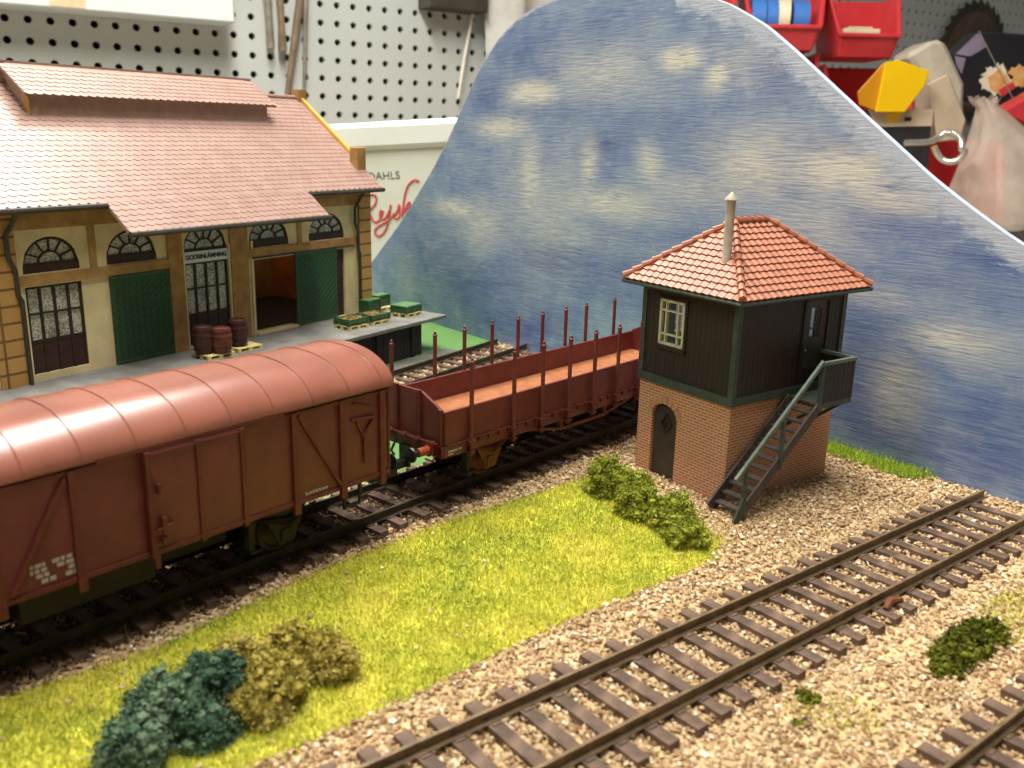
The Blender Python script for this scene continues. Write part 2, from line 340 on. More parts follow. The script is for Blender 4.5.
def backdrop():
    out = [(-19, -1), (-17.5, -.3), (-15.5, .7), (-13.24, 2.18), (-10.04, 4.74), (-7.11, 7.52), (-5.4, 9.38), (-4.35, 10.78), (-2.95, 12.55), (-1.47, 13.79), (-.08, 14.5), (1.56, 14.95), (4.29, 15.2), (7.55, 14.95), (9.96, 14.55), (11.4, 14.1), (13.05, 13.29), (14.31, 12.43), (15.9, 11.27), (17.41, 10.17), (18.12, 9.67), (19.5, 8.67), (20.77, 7.88), (22.08, 7.13), (23.08, 6.65), (25, 5.9), (27, 5.3)]
    xs = np.arange(-17.5, 27.01, .2); zt = np.interp(xs, [p[0] for p in out], [p[1] for p in out])
    for _ in range(3): zt[1:-1] = (zt[:-2]+2*zt[1:-1]+zt[2:])/4
    nr = 75; ZB = -.45; th = .28
    fr_ = np.linspace(0, 1, nr)
    X = np.repeat(xs[:, None], nr, 1); Z = ZB+(zt[:, None]-ZB)*fr_[None, :]; nx = len(xs)
    front = np.stack([X, np.zeros_like(X), Z], -1).reshape(-1, 3); back = front+[0, th, 0]
    idx = np.arange(nx*nr).reshape(nx, nr)
    q = np.stack([idx[:-1, :-1], idx[1:, :-1], idx[1:, 1:], idx[:-1, 1:]], -1).reshape(-1, 4)
    n = nx*nr
    Fs = [q, q[:, ::-1]+n]
    t_ = idx[:, -1]; Fs.append(np.stack([t_[:-1], t_[1:], t_[1:]+n, t_[:-1]+n], -1))
    b_ = idx[:, 0]; Fs.append(np.stack([b_[:-1], b_[:-1]+n, b_[1:]+n, b_[1:]], -1))
    for c in (0, nx-1): e = idx[c]; Fs.append(np.stack([e[:-1], e[1:], e[1:]+n, e[:-1]+n], -1))
    V = np.concatenate([front, back]); Fa = np.concatenate(Fs)
    o = raw('painted_backdrop', V, Fa, 'brown'); me = o.data; me.materials.clear()
    # brushed on paint patches: (s, z, half width, half height, strength)
    dist = np.full(len(V), 9.); on = np.stack([xs, zt], 1)
    for k in range(0, len(V), 4000):
        dd = V[k:k+4000, None, [0, 2]]-on[None]; dist[k:k+4000] = np.sqrt((dd**2).sum(-1)).min(1)
    def paint(bl):
        a = np.zeros(len(V))
        for s, z, ws, wz, st in bl:
            a = np.maximum(a, st*np.exp(-(((V[:, 0]-s)/ws)**2+((V[:, 2]-z)/wz)**2)))
        return a
    clouds = [CL for CL in BLOBS_LIGHT]; deeps = BLOBS_DEEP
    edge = np.clip(1-dist/np.where(V[:, 0] > 9, 1.15, .12), 0, 1)
    for nm, arr in (('cloud', paint(clouds)), ('deep', paint(deeps)), ('edge', edge)):
        at = me.attributes.new(nm, 'FLOAT', 'POINT'); at.data.foreach_set('value', arr.astype(np.float32))
    m = bpy.data.materials.new('painted_sky'); m.use_nodes = True; nt = m.node_tree; N = nt.nodes; L = nt.links
    b = N['Principled BSDF']; b.inputs['Roughness'].default_value = .5; b.inputs['Specular IOR Level'].default_value = .35
    tc = N.new('ShaderNodeTexCoord')
    def noise(sc_, st, det=5):
        mp = N.new('ShaderNodeMapping'); mp.inputs['Scale'].default_value = st; mp.inputs['Rotation'].default_value = (0, .06, 0); L.new(tc.outputs['Object'], mp.inputs[0])
        no = N.new('ShaderNodeTexNoise'); no.inputs['Scale'].default_value = sc_; no.inputs['Detail'].default_value = det; no.inputs['Roughness'].default_value = .72; L.new(mp.outputs[0], no.inputs[0]); return no.outputs[0]
    def math_(op, a, c=None, v=None, clamp=False):
        n_ = N.new('ShaderNodeMath'); n_.operation = op; n_.use_clamp = clamp
        L.new(a, n_.inputs[0])
        if c is not None: L.new(c, n_.inputs[1])
        if v is not None: n_.inputs[1].default_value = v
        return n_.outputs[0]
    def mr(a, lo, hi, o0=0, o1=1):
        n_ = N.new('ShaderNodeMapRange'); n_.inputs[1].default_value = lo; n_.inputs[2].default_value = hi; n_.inputs[3].default_value = o0; n_.inputs[4].default_value = o1; L.new(a, n_.inputs[0]); return n_.outputs[0]
    def attr(nm): n_ = N.new('ShaderNodeAttribute'); n_.attribute_name = nm; return n_.outputs['Fac']
    def mix(f, c0, c1):
        n_ = N.new('ShaderNodeMix'); n_.data_type = 'RGBA'; L.new(f, n_.inputs[0])
        if isinstance(c0, tuple): n_.inputs[6].default_value = lin(c0)
        else: L.new(c0, n_.inputs[6])
        n_.inputs[7].default_value = lin(c1); return n_.outputs[2]
    streak = noise(1.1, (.4, 1, 3.0), 8); fine = noise(3.4, (.3, 1, 3.4), 10); big = noise(.28, (1, 1, 1.4), 3)
    c = mix(mr(big, .35, .65), (112, 136, 180), (150, 168, 190))
    dab = noise(.75, (.8, 1, 1.5), 7); c = mix(mr(dab, .54, .68, 0, .6), c, (178, 188, 196)); c = mix(mr(dab, .44, .32, 0, .6), c, (84, 106, 160))
    dn = math_('MULTIPLY', attr('deep'), mr(streak, .3, .6))
    c = mix(math_('MULTIPLY', dn, v=.95, clamp=True), c, (62, 84, 148))
    c = mix(mr(streak, .56, .72, 0, .55), c, (92, 112, 158))
    cn = math_('MULTIPLY', attr('cloud'), mr(fine, .34, .56))
    c = mix(math_('MULTIPLY', cn, v=1.7, clamp=True), c, (218, 217, 204))
    c = mix(mr(fine, .6, .75, 0, .5), c, (172, 184, 196))
    c = mix(mr(fine, .36, .24, 0, .6), c, (70, 84, 124))
    e = math_('ADD', attr('edge'), mr(noise(2.2, (.6, 1, 1.5), 5), .3, .7, -.4, .4))
    c = mix(mr(e, .35, .75), c, (190, 200, 216))
    L.new(c, b.inputs['Base Color'])
    bp = N.new('ShaderNodeBump'); bp.inputs['Strength'].default_value = .7; bp.inputs['Distance'].default_value = .07; L.new(fine, bp.inputs['Height']); L.new(bp.outputs[0], b.inputs['Normal'])
    me.materials.append(m)
    o.location = (*BO, 0); o.rotation_euler = (0, 0, H(BA)); tag(o, 'large curved plywood backdrop painted as blue sky with white clouds and pale edge', 'backdrop')
# painted blobs in board coordinates (cm along the foot, cm up)
BLOBS_LIGHT = []; BLOBS_DEEP = []
BLOBS_LIGHT += [(0.95, 11.29, 1.71, 0.49, 1), (5.37, 11.97, 3.18, 1.12, 0.45), (9.48, 12.36, 1.2, 0.48, 0.9), (11.23, 11.69, 0.61, 0.59, 0.8), (-1.19, 9.76, 2.0, 0.48, 0.8), (0.92, 7.56, 0.96, 2.14, 0.6), (4.75, 8.38, 0.59, 1.19, 0.6), (8.2, 8.52, 0.71, 0.74, 0.6), (6.04, 6.86, 3.21, 0.71, 0.6), (-4.86, 5.79, 1.84, 0.44, 0.75), (-2.76, 5.25, 2.32, 1.41, 0.4), (3.06, 5.36, 3.07, 0.85, 0.35), (13.18, 8.73, 2.33, 1.31, 0.55), (16.6, 8.67, 2.27, 0.78, 0.8), (18.37, 7.93, 1.8, 0.52, 0.6), (19.39, 2.09, 0.86, 1.23, 0.5), (20.82, 3.95, 1.37, 0.58, 0.6), (15.77, 6.79, 2.08, 1.26, 0.35), (18.16, 4.86, 1.88, 0.43, 0.35), (10.64, 7.74, 2.63, 0.71, 0.35), (2.01, 6.34, 3.76, 2.55, 0.35), (11.96, 12.16, 2.4, 0.96, 0.3)]
BLOBS_DEEP += [(-2.14, 11.34, 1.34, 0.78, 0.9), (0.67, 13.02, 2.58, 1.21, 0.55), (4.96, 13.74, 3.2, 0.74, 0.5), (13.78, 12.09, 0.69, 1.11, 0.9), (5.57, 9.31, 1.34, 0.46, 0.9), (-2.69, 2.35, 4.52, 1.46, 0.75), (3.13, 4.19, 3.08, 0.86, 0.9), (10.47, 9.49, 2.2, 0.48, 0.4), (18.16, 7.17, 1.84, 0.59, 0.6), (17.57, 4.13, 1.95, 1.25, 0.5), (6.85, 3.72, 3.17, 1.21, 0.6), (19.43, 0.64, 3.46, 1.57, 0.9), (22.41, 1.18, 1.53, 1.72, 0.9), (18.22, 1.98, 1.3, 1.9, 0.7), (21.54, 6.52, 1.53, 0.81, 0.6), (0.5, 0.69, 5.33, 1.41, 0.8), (2.76, 10.54, 3.56, 0.56, 0.4), (8.46, 10.17, 2.84, 0.43, 0.5), (20.57, 5.53, 1.63, 0.4, 0.5), (16.16, 9.32, 2.0, 0.42, 0.5), (20.09, 2.73, 1.72, 0.6, 0.4)]
backdrop()

# ------------------------------------------------------------------ ground cover
FT_O = (0, 14.0); FT_A = .902          # front track: far rail line
WK = .945; WT_O = (-3.74*WK, 24.66*WK); WT_A = .713; WT_K = .0024/WK     # wagon track centre line, slightly curved
BD_O = (-16.349, 28.601); BD_A = .567  # goods shed front line
T3_O = ((-5.35-4.36)/2, (35.92+34.5)/2); T3_A = BD_A   # platform track centre line
TW_O = (6.019, 24.19); TW_A = .954; TL, TWD = 4.571, 3.634
def inpoly(P, poly):
    x, y = P[:, 0], P[:, 1]; r = np.zeros(len(P), bool); k = len(poly)
    for i in range(k):
        (x1, y1), (x2, y2) = poly[i], poly[(i+1) % k]
        if y1 == y2: continue
        r ^= ((y1 > y) != (y2 > y)) & (x < (x2-x1)*(y-y1)/(y2-y1)+x1)
    return r
def sample(poly, dens):
    a = np.array(poly); lo, hi = a.min(0), a.max(0); n = int((hi-lo).prod()*dens)
    P = RNG.uniform(lo, hi, (n, 2)); return P[inpoly(P, poly)]
def local(P, o, a): X = P-np.array(o); return X[:, 0]*math.sin(a)+X[:, 1]*math.cos(a), -X[:, 0]*math.cos(a)+X[:, 1]*math.sin(a)
def board_side(P): return local(P, BO, BA)[1]       # < 0 on the layout
grass_poly = [(2.6, 26.4), (1.4, 25.2), (-1.8, 22.4), (-4.2, 19.8), (-7, 16.0), (-9.4, 14.0), (-14, 10.5), (-9, 7.5), (-6.0, 10.4), (-4.2, 12.5), (-2.9, 13.6), (-1.5, 14.9), (1.15, 17.4), (3, 18.9), (4.9, 20.4), (5.6, 21.7), (5.0, 23.2), (3.9, 25.2)]
strip_poly = [(9.4, 31.2), (10.3, 29.0), (11.2, 27.6), (12.2, 26.5), (13.2, 26.6), (12.0, 28.2), (10.6, 30.0)]
small_poly = [(9.6, 17.3), (10.4, 16.8), (11.6, 17.3), (12.6, 18.6), (12.0, 19.4), (10.8, 18.7)]
small2_poly = [(4.9, 14.4), (5.6, 13.7), (6.6, 14.0), (6.9, 14.8), (5.9, 15.1)]
FLp = lambda s, t: W(WT_O, WT_A, s, t)
gravel_poly = [FLp(-26, 1.9), FLp(24.5, 1.9), FLp(24.5, -40), FLp(-26, -40)]
gb = [FLp(-26, 1.7), FLp(30, 1.7), FLp(30, -30), FLp(-26, -30)]
def clip_board(poly):   # cut a polygon at the backdrop foot line
    r = []; k = len(poly)
    for i in range(k):
        p, q = poly[i], poly[(i+1) % k]; a = LXY(BO, BA, *p)[1]+.02; b = LXY(BO, BA, *q)[1]+.02
        if a <= 0: r.append(p)
        if a*b < 0: f = a/(a-b); r.append((p[0]+(q[0]-p[0])*f, p[1]+(q[1]-p[1])*f))
    return r
def slab(name, poly, z0, z1, m, **k):
    o = MB().prism([(x, y, z0) for x, y in poly], (0, 0, z1-z0)).build(name, m); return tag(o, **k)
gbc = clip_board(gb)
slab('ballast_bed', gbc, -.45, -.40, 'ground', label='sandy ballast bed around the two main tracks', cat='ballast', kind='stuff')
slab('platform_ballast_bed', clip_board([W(T3_O, T3_A, s, t) for s, t in ((-24, -1.7), (20, -1.7), (20, 1.5), (-24, 1.5))]), -.45, -.41, 'ground', label='ballast bed under the short track along the loading platform', cat='ballast', kind='stuff')
slab('grey_shade_strip', [W(BD_O, BD_A, s, t_) for s, t_ in ((-4, -3.4), (-4, -4.9), (18.8, -4.9), (19.1, -3.4))], -.45, -.43, 'grey_shade', label='dark grey sheet of painted shade along the foot of the loading platform', cat='ground', kind='stuff')  # flat grey sheet stands in for shade below the platform overhang
def stones(name, P, rad, m, z, flat=.75):
    n = len(P); dirs = np.array([(1, 0, 0), (0, 1, 0), (-1, 0, 0), (0, -1, 0), (0, 0, 1), (0, 0, -1)], float)
    R_ = RNG.uniform(rad*.65, rad*1.35, n)[:, None, None]
    th = RNG.uniform(0, 2*PI, n); c, s = np.cos(th), np.sin(th)
    D = dirs[None]*RNG.uniform(.7, 1.25, (n, 6, 1))+RNG.normal(0, .22, (n, 6, 3))
    D = np.stack([D[..., 0]*c[:, None]-D[..., 1]*s[:, None], D[..., 0]*s[:, None]+D[..., 1]*c[:, None], D[..., 2]*flat], -1)*R_
    V = D+np.concatenate([P, (z+RNG.uniform(-.03, .05, n))[:, None]], 1)[:, None]
    fa = np.array([(0, 1, 4), (1, 2, 4), (2, 3, 4), (3, 0, 4), (1, 0, 5), (2, 1, 5), (3, 2, 5), (0, 3, 5)])
    Fa = (fa[None]+(np.arange(n)*6)[:, None, None]).reshape(-1, 3)
    return raw(name, V.reshape(-1, 3), Fa, m)
def in_tower(P):
    s, t = local(P, TW_O, TW_A); return (s > .05) & (s < TL-.05) & (t > .05) & (t < TWD-.05)
# camera-side limit of what the photo can see
def inview(P, margin=60):
    cp, sp = math.cos(.269), math.sin(.269); dep = P[:, 1]*cp+10.05*sp; up = P[:, 1]*sp-10.05*cp
    u = 512+P[:, 0]/dep*F_PX; v = 384-up/dep*F_PX
    return (u > -margin*2) & (u < 1024+margin*2) & (v < 768+margin*2)
P = sample(gb, 185); P = P[(board_side(P) < -.1) & inview(P) & ~in_tower(P)]
gin = inpoly(P, [(x*.985+(-.05), y*.985+.25) for x, y in grass_poly]) ; P = P[~gin | (RNG.random(len(P)) < .006)]
# sleepers and rails stay clear: stones on a sleeper's place sink below its top
sF, tF = local(P, FT_O, FT_A); 
z = np.full(len(P), -.37)+.02*np.sin(P[:, 0]*1.7)*np.cos(P[:, 1]*1.3)
ins = (tF > -2.2) & (tF < .6); z[ins] += .035; z[(tF <= -2.2) & (tF > -3.2)] -= .02
on_rail = (np.abs(tF) < .1) | (np.abs(tF+1.65) < .1); z[on_rail] -= .05
M['gravel_brown_shaded'] = island_ramp('brown_shaded_gravel', [(0, (58, 46, 38)), (.5, (104, 84, 64)), (.9, (146, 120, 90)), (1, (190, 166, 130))], .8, .2)  # browner stones, darkened further so the colour carries the shade of the wagons
sW, tW = local(P, WT_O, WT_A); shaded = (np.abs(tW) < 1.45+.3*np.sin(P[:, 0]*2.3)*np.cos(P[:, 1]*1.9)+RNG.normal(0, .18, len(P))) & (tW > -9)
tag(stones('brown_shaded_gravel', P[shaded], .05, 'gravel_brown_shaded', z[shaded]+.01), 'brown weathered gravel in the track under the wagons, darkened with their shade', 'gravel', kind='stuff')
P, z = P[~shaded], z[~shaded]
tag(stones('gravel', P, .05, 'gravel', z), 'pale beige gravel spread around the front tracks and the signal tower', 'gravel', kind='stuff')
P = sample([W(T3_O, T3_A, s, t) for s, t in ((-10, -1.6), (20, -1.6), (20, 1.45), (-10, 1.45))], 60); P = P[board_side(P) < -.15]
tag(stones('coarse_gravel', P, .10, 'gravel_coarse', np.full(len(P), -.37)), 'coarse gravel in the short track beside the loading platform', 'gravel', kind='stuff')
def blades(name, polys, dens, h, m, z=-.41, fall=.5):
    A = []
    for poly in polys:
        A.append(sample(poly, dens))
    P = np.concatenate(A); P = P[(board_side(P) < -.05) & inview(P, 80)]
    n = len(P); th = RNG.uniform(0, 2*PI, n); lean = RNG.uniform(.2, 1.35, n); ph = RNG.uniform(0, 2*PI, n); hh = RNG.uniform(.5, 1.2, n)*h; wd = RNG.uniform(.007, .013, n)
    b = np.concatenate([P, np.full((n, 1), z)], 1); wv = np.stack([np.cos(th), np.sin(th), 0*th], 1)*wd[:, None]
    tip = b+np.stack([np.cos(ph)*np.sin(lean), np.sin(ph)*np.sin(lean), np.cos(lean)], 1)*hh[:, None]
    V = np.stack([b-wv, b+wv, tip+wv*.5, tip-wv*.5], 1).reshape(-1, 3); Fa = np.arange(4*n).reshape(n, 4)
    return raw(name, V, Fa, m)
turf = [slab('turf_patch', clip_board([(x*.97-.05, (y-18)*.97+18) for x, y in grass_poly]), -.41, -.385, 'turf', label='yellow green turf mat beneath the grass in front of the wagons', cat='turf', kind='stuff')]
wide = [(x+(x-(-2))*.05, y+(y-18)*.05) for x, y in grass_poly]
tag(blades('grass', [grass_poly], 950, .125, 'grass', -.40), 'bright yellow green static grass patch between wagons and front track', 'grass', kind='stuff')
tag(blades('sparse_grass', [wide], 190, .13, 'grass', -.38), 'sparse grass fibres straggling over the gravel at the lawn edge', 'grass', kind='stuff')
tag(blades('grass_strip', [strip_poly], 900, .34, 'grass_dark', -.40), 'narrow green grass strip at the foot of the backdrop behind the tower', 'grass', kind='stuff')
tag(blades('grass_wisps', [small_poly], 170, .3, 'grass', -.38), 'thin yellow green grass beside the dark tuft at the right', 'grass', kind='stuff')
tag(blades('grass_tuft', [small2_poly], 110, .22, 'grass', -.38), 'faint grass tuft in the gravel between the two front tracks', 'grass', kind='stuff')

# foam bushes
ICO = [(0, 0, 1), (.894, 0, .447), (.276, .851, .447), (-.724, .526, .447), (-.724, -.526, .447), (.276, -.851, .447), (.724, .526, -.447), (-.276, .851, -.447), (-.894, 0, -.447), (-.276, -.851, -.447), (.724, -.526, -.447), (0, 0, -1)]
ICF = [(0, 1, 2), (0, 2, 3), (0, 3, 4), (0, 4, 5), (0, 5, 1), (1, 6, 2), (2, 7, 3), (3, 8, 4), (4, 9, 5), (5, 10, 1), (2, 6, 7), (3, 7, 8), (4, 8, 9), (5, 9, 10), (1, 10, 6), (6, 11, 7), (7, 11, 8), (8, 11, 9), (9, 11, 10), (10, 11, 6)]
def bush(lobes, m, n_l, n_f, label, name='bush', lr=.1, zb=-.42):
    """lobes: (x, y, z, rx, ry, rz)"""
    V = []; Fa = []; k = 0; L_ = np.array(lobes); wt = L_[:, 3]*L_[:, 4]; wt = wt/wt.sum()
    ctr = []
    for i in RNG.choice(len(L_), n_l, p=wt):
        x, y, z, rx, ry, rz = L_[i]; d = RNG.normal(0, 1, 3); d[2] = abs(d[2])*1.1-.25; d /= np.linalg.norm(d)
        f = RNG.uniform(.72, 1.08); c = np.array([x, y, z])+d*f*np.array([rx, ry, rz]); c[2] = max(c[2], zb+.05); ctr.append(c)
    ctr = np.array(ctr); ic = np.array(ICO)
    r = RNG.uniform(.6, 1.3, n_l)*lr
    Vl = ctr[:, None]+ic[None]*r[:, None, None]*RNG.uniform(.55, 1.4, (n_l, 12, 1))
    Fl = (np.array(ICF)[None]+(np.arange(n_l)*12)[:, None, None]).reshape(-1, 3)
    q = ctr[RNG.integers(0, n_l, n_f)]+RNG.normal(0, lr*.8, (n_f, 3)); q[:, 2] = np.maximum(q[:, 2], zb)
    Vf = q[:, None]+RNG.normal(0, .026, (n_f, 3, 3)); Ff = np.arange(3*n_f).reshape(n_f, 3)+len(Vl)*12
    # inner bodies
    Vb = []; Fb = []; b0 = len(Vl)*12+3*n_f
    for x, y, z, rx, ry, rz in lobes:
        Fb += [(a+b0+len(Vb), b+b0+len(Vb), c+b0+len(Vb)) for a, b, c in ICF]; Vb += [(x+v[0]*rx*.85, y+v[1]*ry*.85, max(zb, z+v[2]*rz*.85)) for v in ICO]
    o = raw(name, np.concatenate([Vl.reshape(-1, 3), Vf.reshape(-1, 3), np.array(Vb)]), np.concatenate([Fl, Ff, np.array(Fb)]), m)
    return tag(o, label, 'bush')
bush([(2.85, 24.9, -.2, .6, .7, .8), (3.5, 24.5, -.2, .6, .6, .6), (3.55, 23.4, -.3, .6, .65, .7), (4.25, 22.7, -.3, .6, .6, .7), (4.55, 21.5, -.35, .5, .5, .5), (4.5, 22.0, -.35, .5, .5, .55), (4.6, 23.2, -.3, .4, .4, .6)], 'bush_olive', 420, 42000, 'olive green foam bush beside the arched brick tower door')
bush([(-6.0, 12.75, -.25, .55, .5, .6), (-5.75, 13.6, -.25, .75, .6, .85), (-5.2, 14.3, -.2, .65, .5, .8), (-5.1, 13.4, -.3, .5, .45, .5)], 'bush_blue', 420, 36000, 'dark blue green foam bush at the lower left of the lawn')
bush([(-4.85, 15.1, -.25, .65, .5, .75), (-4.2, 14.5, -.25, .65, .55, .7), (-3.5, 15.5, -.25, .6, .5, .6), (-4.1, 15.7, -.25, .6, .45, .65), (-3.15, 15.3, -.3, .4, .35, .5), (-4.3, 13.9, -.3, .5, .35, .5)], 'bush_mustard', 420, 38000, 'mustard brown foam bush touching the blue green one')
bush([(8.9, 16.3, -.4, .4, .4, .35), (9.4, 16.8, -.4, .5, .5, .42), (10.05, 17.3, -.4, .5, .45, .42), (8.6, 15.9, -.4, .25, .25, .2)], 'bush_dark', 300, 7000, 'low dark olive tuft in the gravel at the right', lr=.07)
bush([(5.6, 14.9, -.4, .22, .22, .16), (5.3, 14.2, -.4, .15, .15, .1)], 'bush_dark', 30, 500, 'tiny green scatter tuft between the front tracks', lr=.05)

# ------------------------------------------------------------------ tracks
def rail_section(m, path, z=0):
    """an I-shaped rail along a path of (x, y) points"""
    prof = [(-.035, 0), (.035, 0), (.035, -.05), (.012, -.07), (.012, -.19), (.09, -.215), (.09, -.24), (-.09, -.24), (-.09, -.215), (-.012, -.19), (-.012, -.07), (-.035, -.05)]
    n = len(prof); b = len(m.v)
    for i, p in enumerate(path):
        q0 = Vector(path[max(i-1, 0)]); q1 = Vector(path[min(i+1, len(path)-1)]); d = (q1-q0).normalized(); nx = Vector((-d.y, d.x))
        for a, c in prof: m.v.append((p[0]+nx.x*a, p[1]+nx.y*a, z+c))
    for i in range(len(path)-1):
        for k in range(n): a = b+i*n+k; c = b+i*n+(k+1) % n; m.f.append((a, a+n, c+n, c))
    m.f.append(tuple(range(b, b+n))); m.f.append(tuple(range(b+(len(path)-1)*n, b+len(path)*n))[::-1]); return m
SLEEP = None
def track(name, label, cfun, s0, s1, pitch, rm, sm, slen=3.0, smax=None, ext=0, z=0):
    """cfun(s) -> centre (x, y), heading"""
    global SLEEP
    root = empty(name, (*cfun((s0+s1)/2)[0], z-.44)); tag(root, label, 'track')
    rx, ry, rz = root.location
    for side in (1, -1):
        path = []
        for s in np.linspace(s0, s1+(ext if side > 0 else 0), 30):
            (x, y), a = cfun(s); x -= side*.825*math.cos(a); y += side*.825*math.sin(a); path.append((x-rx, y-ry))
        rail_section(MB(), path, -rz+z).build('rail', rm, root)
    if SLEEP is None:
        b = MB().hexa([(-.155, -slen/2, -.45), (.155, -slen/2, -.45), (.155, slen/2, -.45), (-.155, slen/2, -.45), (-.14, -slen/2+.02, -.22), (.14, -slen/2+.02, -.22), (.14, slen/2-.02, -.22), (-.14, slen/2-.02, -.22)])
        for sd in (-1, 1):
            for e in (-.15, .15): b.box(-.09, .09, sd*.825+e-.035, sd*.825+e+.035, -.26, -.2)
        SLEEP = b.build('sleeper', 'sleeper'); first = SLEEP
    else: first = None
    s = s0+.2; k = 0
    while s < s1-.15:
        if smax is None or s > smax:
            if first is not None: o = first; first = None
            else: o = SLEEP.copy(); COL.objects.link(o)
            (x, y), a = cfun(s); o.parent = root; o.location = (x-rx+random.uniform(-.035, .035), y-ry, -rz+z+random.uniform(-.02, .01)); o.rotation_euler = (0, 0, H(a)+random.uniform(-.03, .03))
        s += pitch
    return root
ft = lambda s: (W(FT_O, FT_A, s, -.80), FT_A)
t4 = lambda s: (W(FT_O, FT_A, s, -5.487-.825), FT_A)
def wt(s):
    a = WT_A+WT_K*s; am = WT_A+WT_K*s/2; return W(WT_O, am, s, 0), a
t3 = lambda s: (W(T3_O, T3_A, s, 0), T3_A)
def end_s(cf, s=0):
    while LXY(BO, BA, *cf(s)[0])[1] < -.25: s += .05
    return s
track('front_track', 'empty track crossing the gravel in front of the signal tower', ft, -9, end_s(ft)-.55, .71, 'rail', 'sleeper', ext=0)
track('near_track', 'track at the bottom right corner, only one rail and sleeper ends showing', t4, -2, end_s(t4), .71, 'rail', 'sleeper')
track('wagon_track', 'track carrying the brown wagons past the loading platform', wt, -24, end_s(wt)-.1, .71, 'rail_dark', 'sleeper')
track('platform_track', 'short empty track between loading platform and stake wagon', t3, -14, end_s(t3)-.1, .71, 'rail_dark', 'sleeper')
o = MB().tube([(-.1, .0, 0), (.25, .1, .06), (.6, .02, 0)], [.06, .09, .05], 7).build('rail_joiner_lump', 'rust'); o.location = (*W(FT_O, FT_A, 9.1, -1.93), -.2); o.rotation_euler = (0, 0, H(FT_A)); tag(o, 'reddish brown lump of wiring beside the near rail of the front track', 'wire lump')

# ------------------------------------------------------------------ wagon parts shared by both
RZ = -9.663*(1-WK)/WK          # rail top in a wagon's own frame
def wheelset(root, x, yc, m='wheel'):
    zc = RZ+.56; g2 = .80/WK
    for sd in (-1, 1):
        y = yc+sd*g2
        MB().lathe([(.0, .04*sd), (.12, .04*sd), (.14, -.03*sd), (.42, -.05*sd), (.46, -.0*sd), (.55, -.0*sd), (.57, -.1*sd), (.62, -.12*sd), (.62, -.15*sd), (0, -.15*sd)], (x, y, zc), 'y', 28).build('wheel', m, root, smooth=True)
    MB().tube([(x, yc-1.2, zc), (x, yc+1.2, zc)], .07, 8).build('axle', 'underframe', root)
    for sd in (-1, 1):
        y = yc+sd*1.22
        g = MB().box(x-.16, x+.16, y-.07, y+.09, zc-.16, zc+.16)
        g.prism([(x-.7, y-.03, .85), (x+.7, y-.03, .85), (x+.22, y-.03, zc-.22), (x-.22, y-.03, zc-.22)], (0, .06, 0))
        g.build('axle_guard', 'rust' if m == 'rust' else 'underframe', root)
        sp = MB()
        for k in range(4): sp.tube([(x-.85+.12*k, y+sd*.1, .62-.05*k), (x, y+sd*.1, .42-.055*k), (x+.85-.12*k, y+sd*.1, .62-.05*k)], .035, 4)
        sp.build('leaf_spring', 'rust' if m == 'rust' else 'underframe', root)
        MB().box(x-1.1, x-.95, y-.1, y+.1, zc-.1, .7).box(x-1.12, x-.75, y-.14, y+.14, zc-.15, zc-.08).build('brake_step', 'underframe', root)
def buffers(root, x, yc, dr, m='buffer'):
    for sd in (-1, 1):
        y = yc+sd*1.0
        b = MB().lathe([(.0, 0), (.2, 0), (.2, .06*dr), (.13, .08*dr), (.13, .45*dr), (.0, .45*dr)], (x, y, .84), 'x', 16).build('buffer', m, root, smooth=True)
        MB().lathe([(.0, .44*dr), (.08, .45*dr), (.08, .66*dr), (.23, .68*dr), (.21, .73*dr), (0, .75*dr)], (x, y, .84), 'x', 18).build('buffer_head', 'black', b, smooth=True)
    c = MB().box(min(x, x+.75*dr), max(x, x+.75*dr), yc-.12, yc+.12, .1, .32); c.box(min(x+.6*dr, x+.98*dr), max(x+.6*dr, x+.98*dr), yc-.3, yc+.3, .02, .42); c.box(min(x, x+.1*dr), max(x, x+.1*dr), yc-.2, yc+.2, .1, .75); c.tube([(x+.1*dr, yc+.3, .9), (x+.3*dr, yc+.32, .55), (x+.2*dr, yc+.3, .4)], .04, 6)
    c.build('coupling', 'black', root)
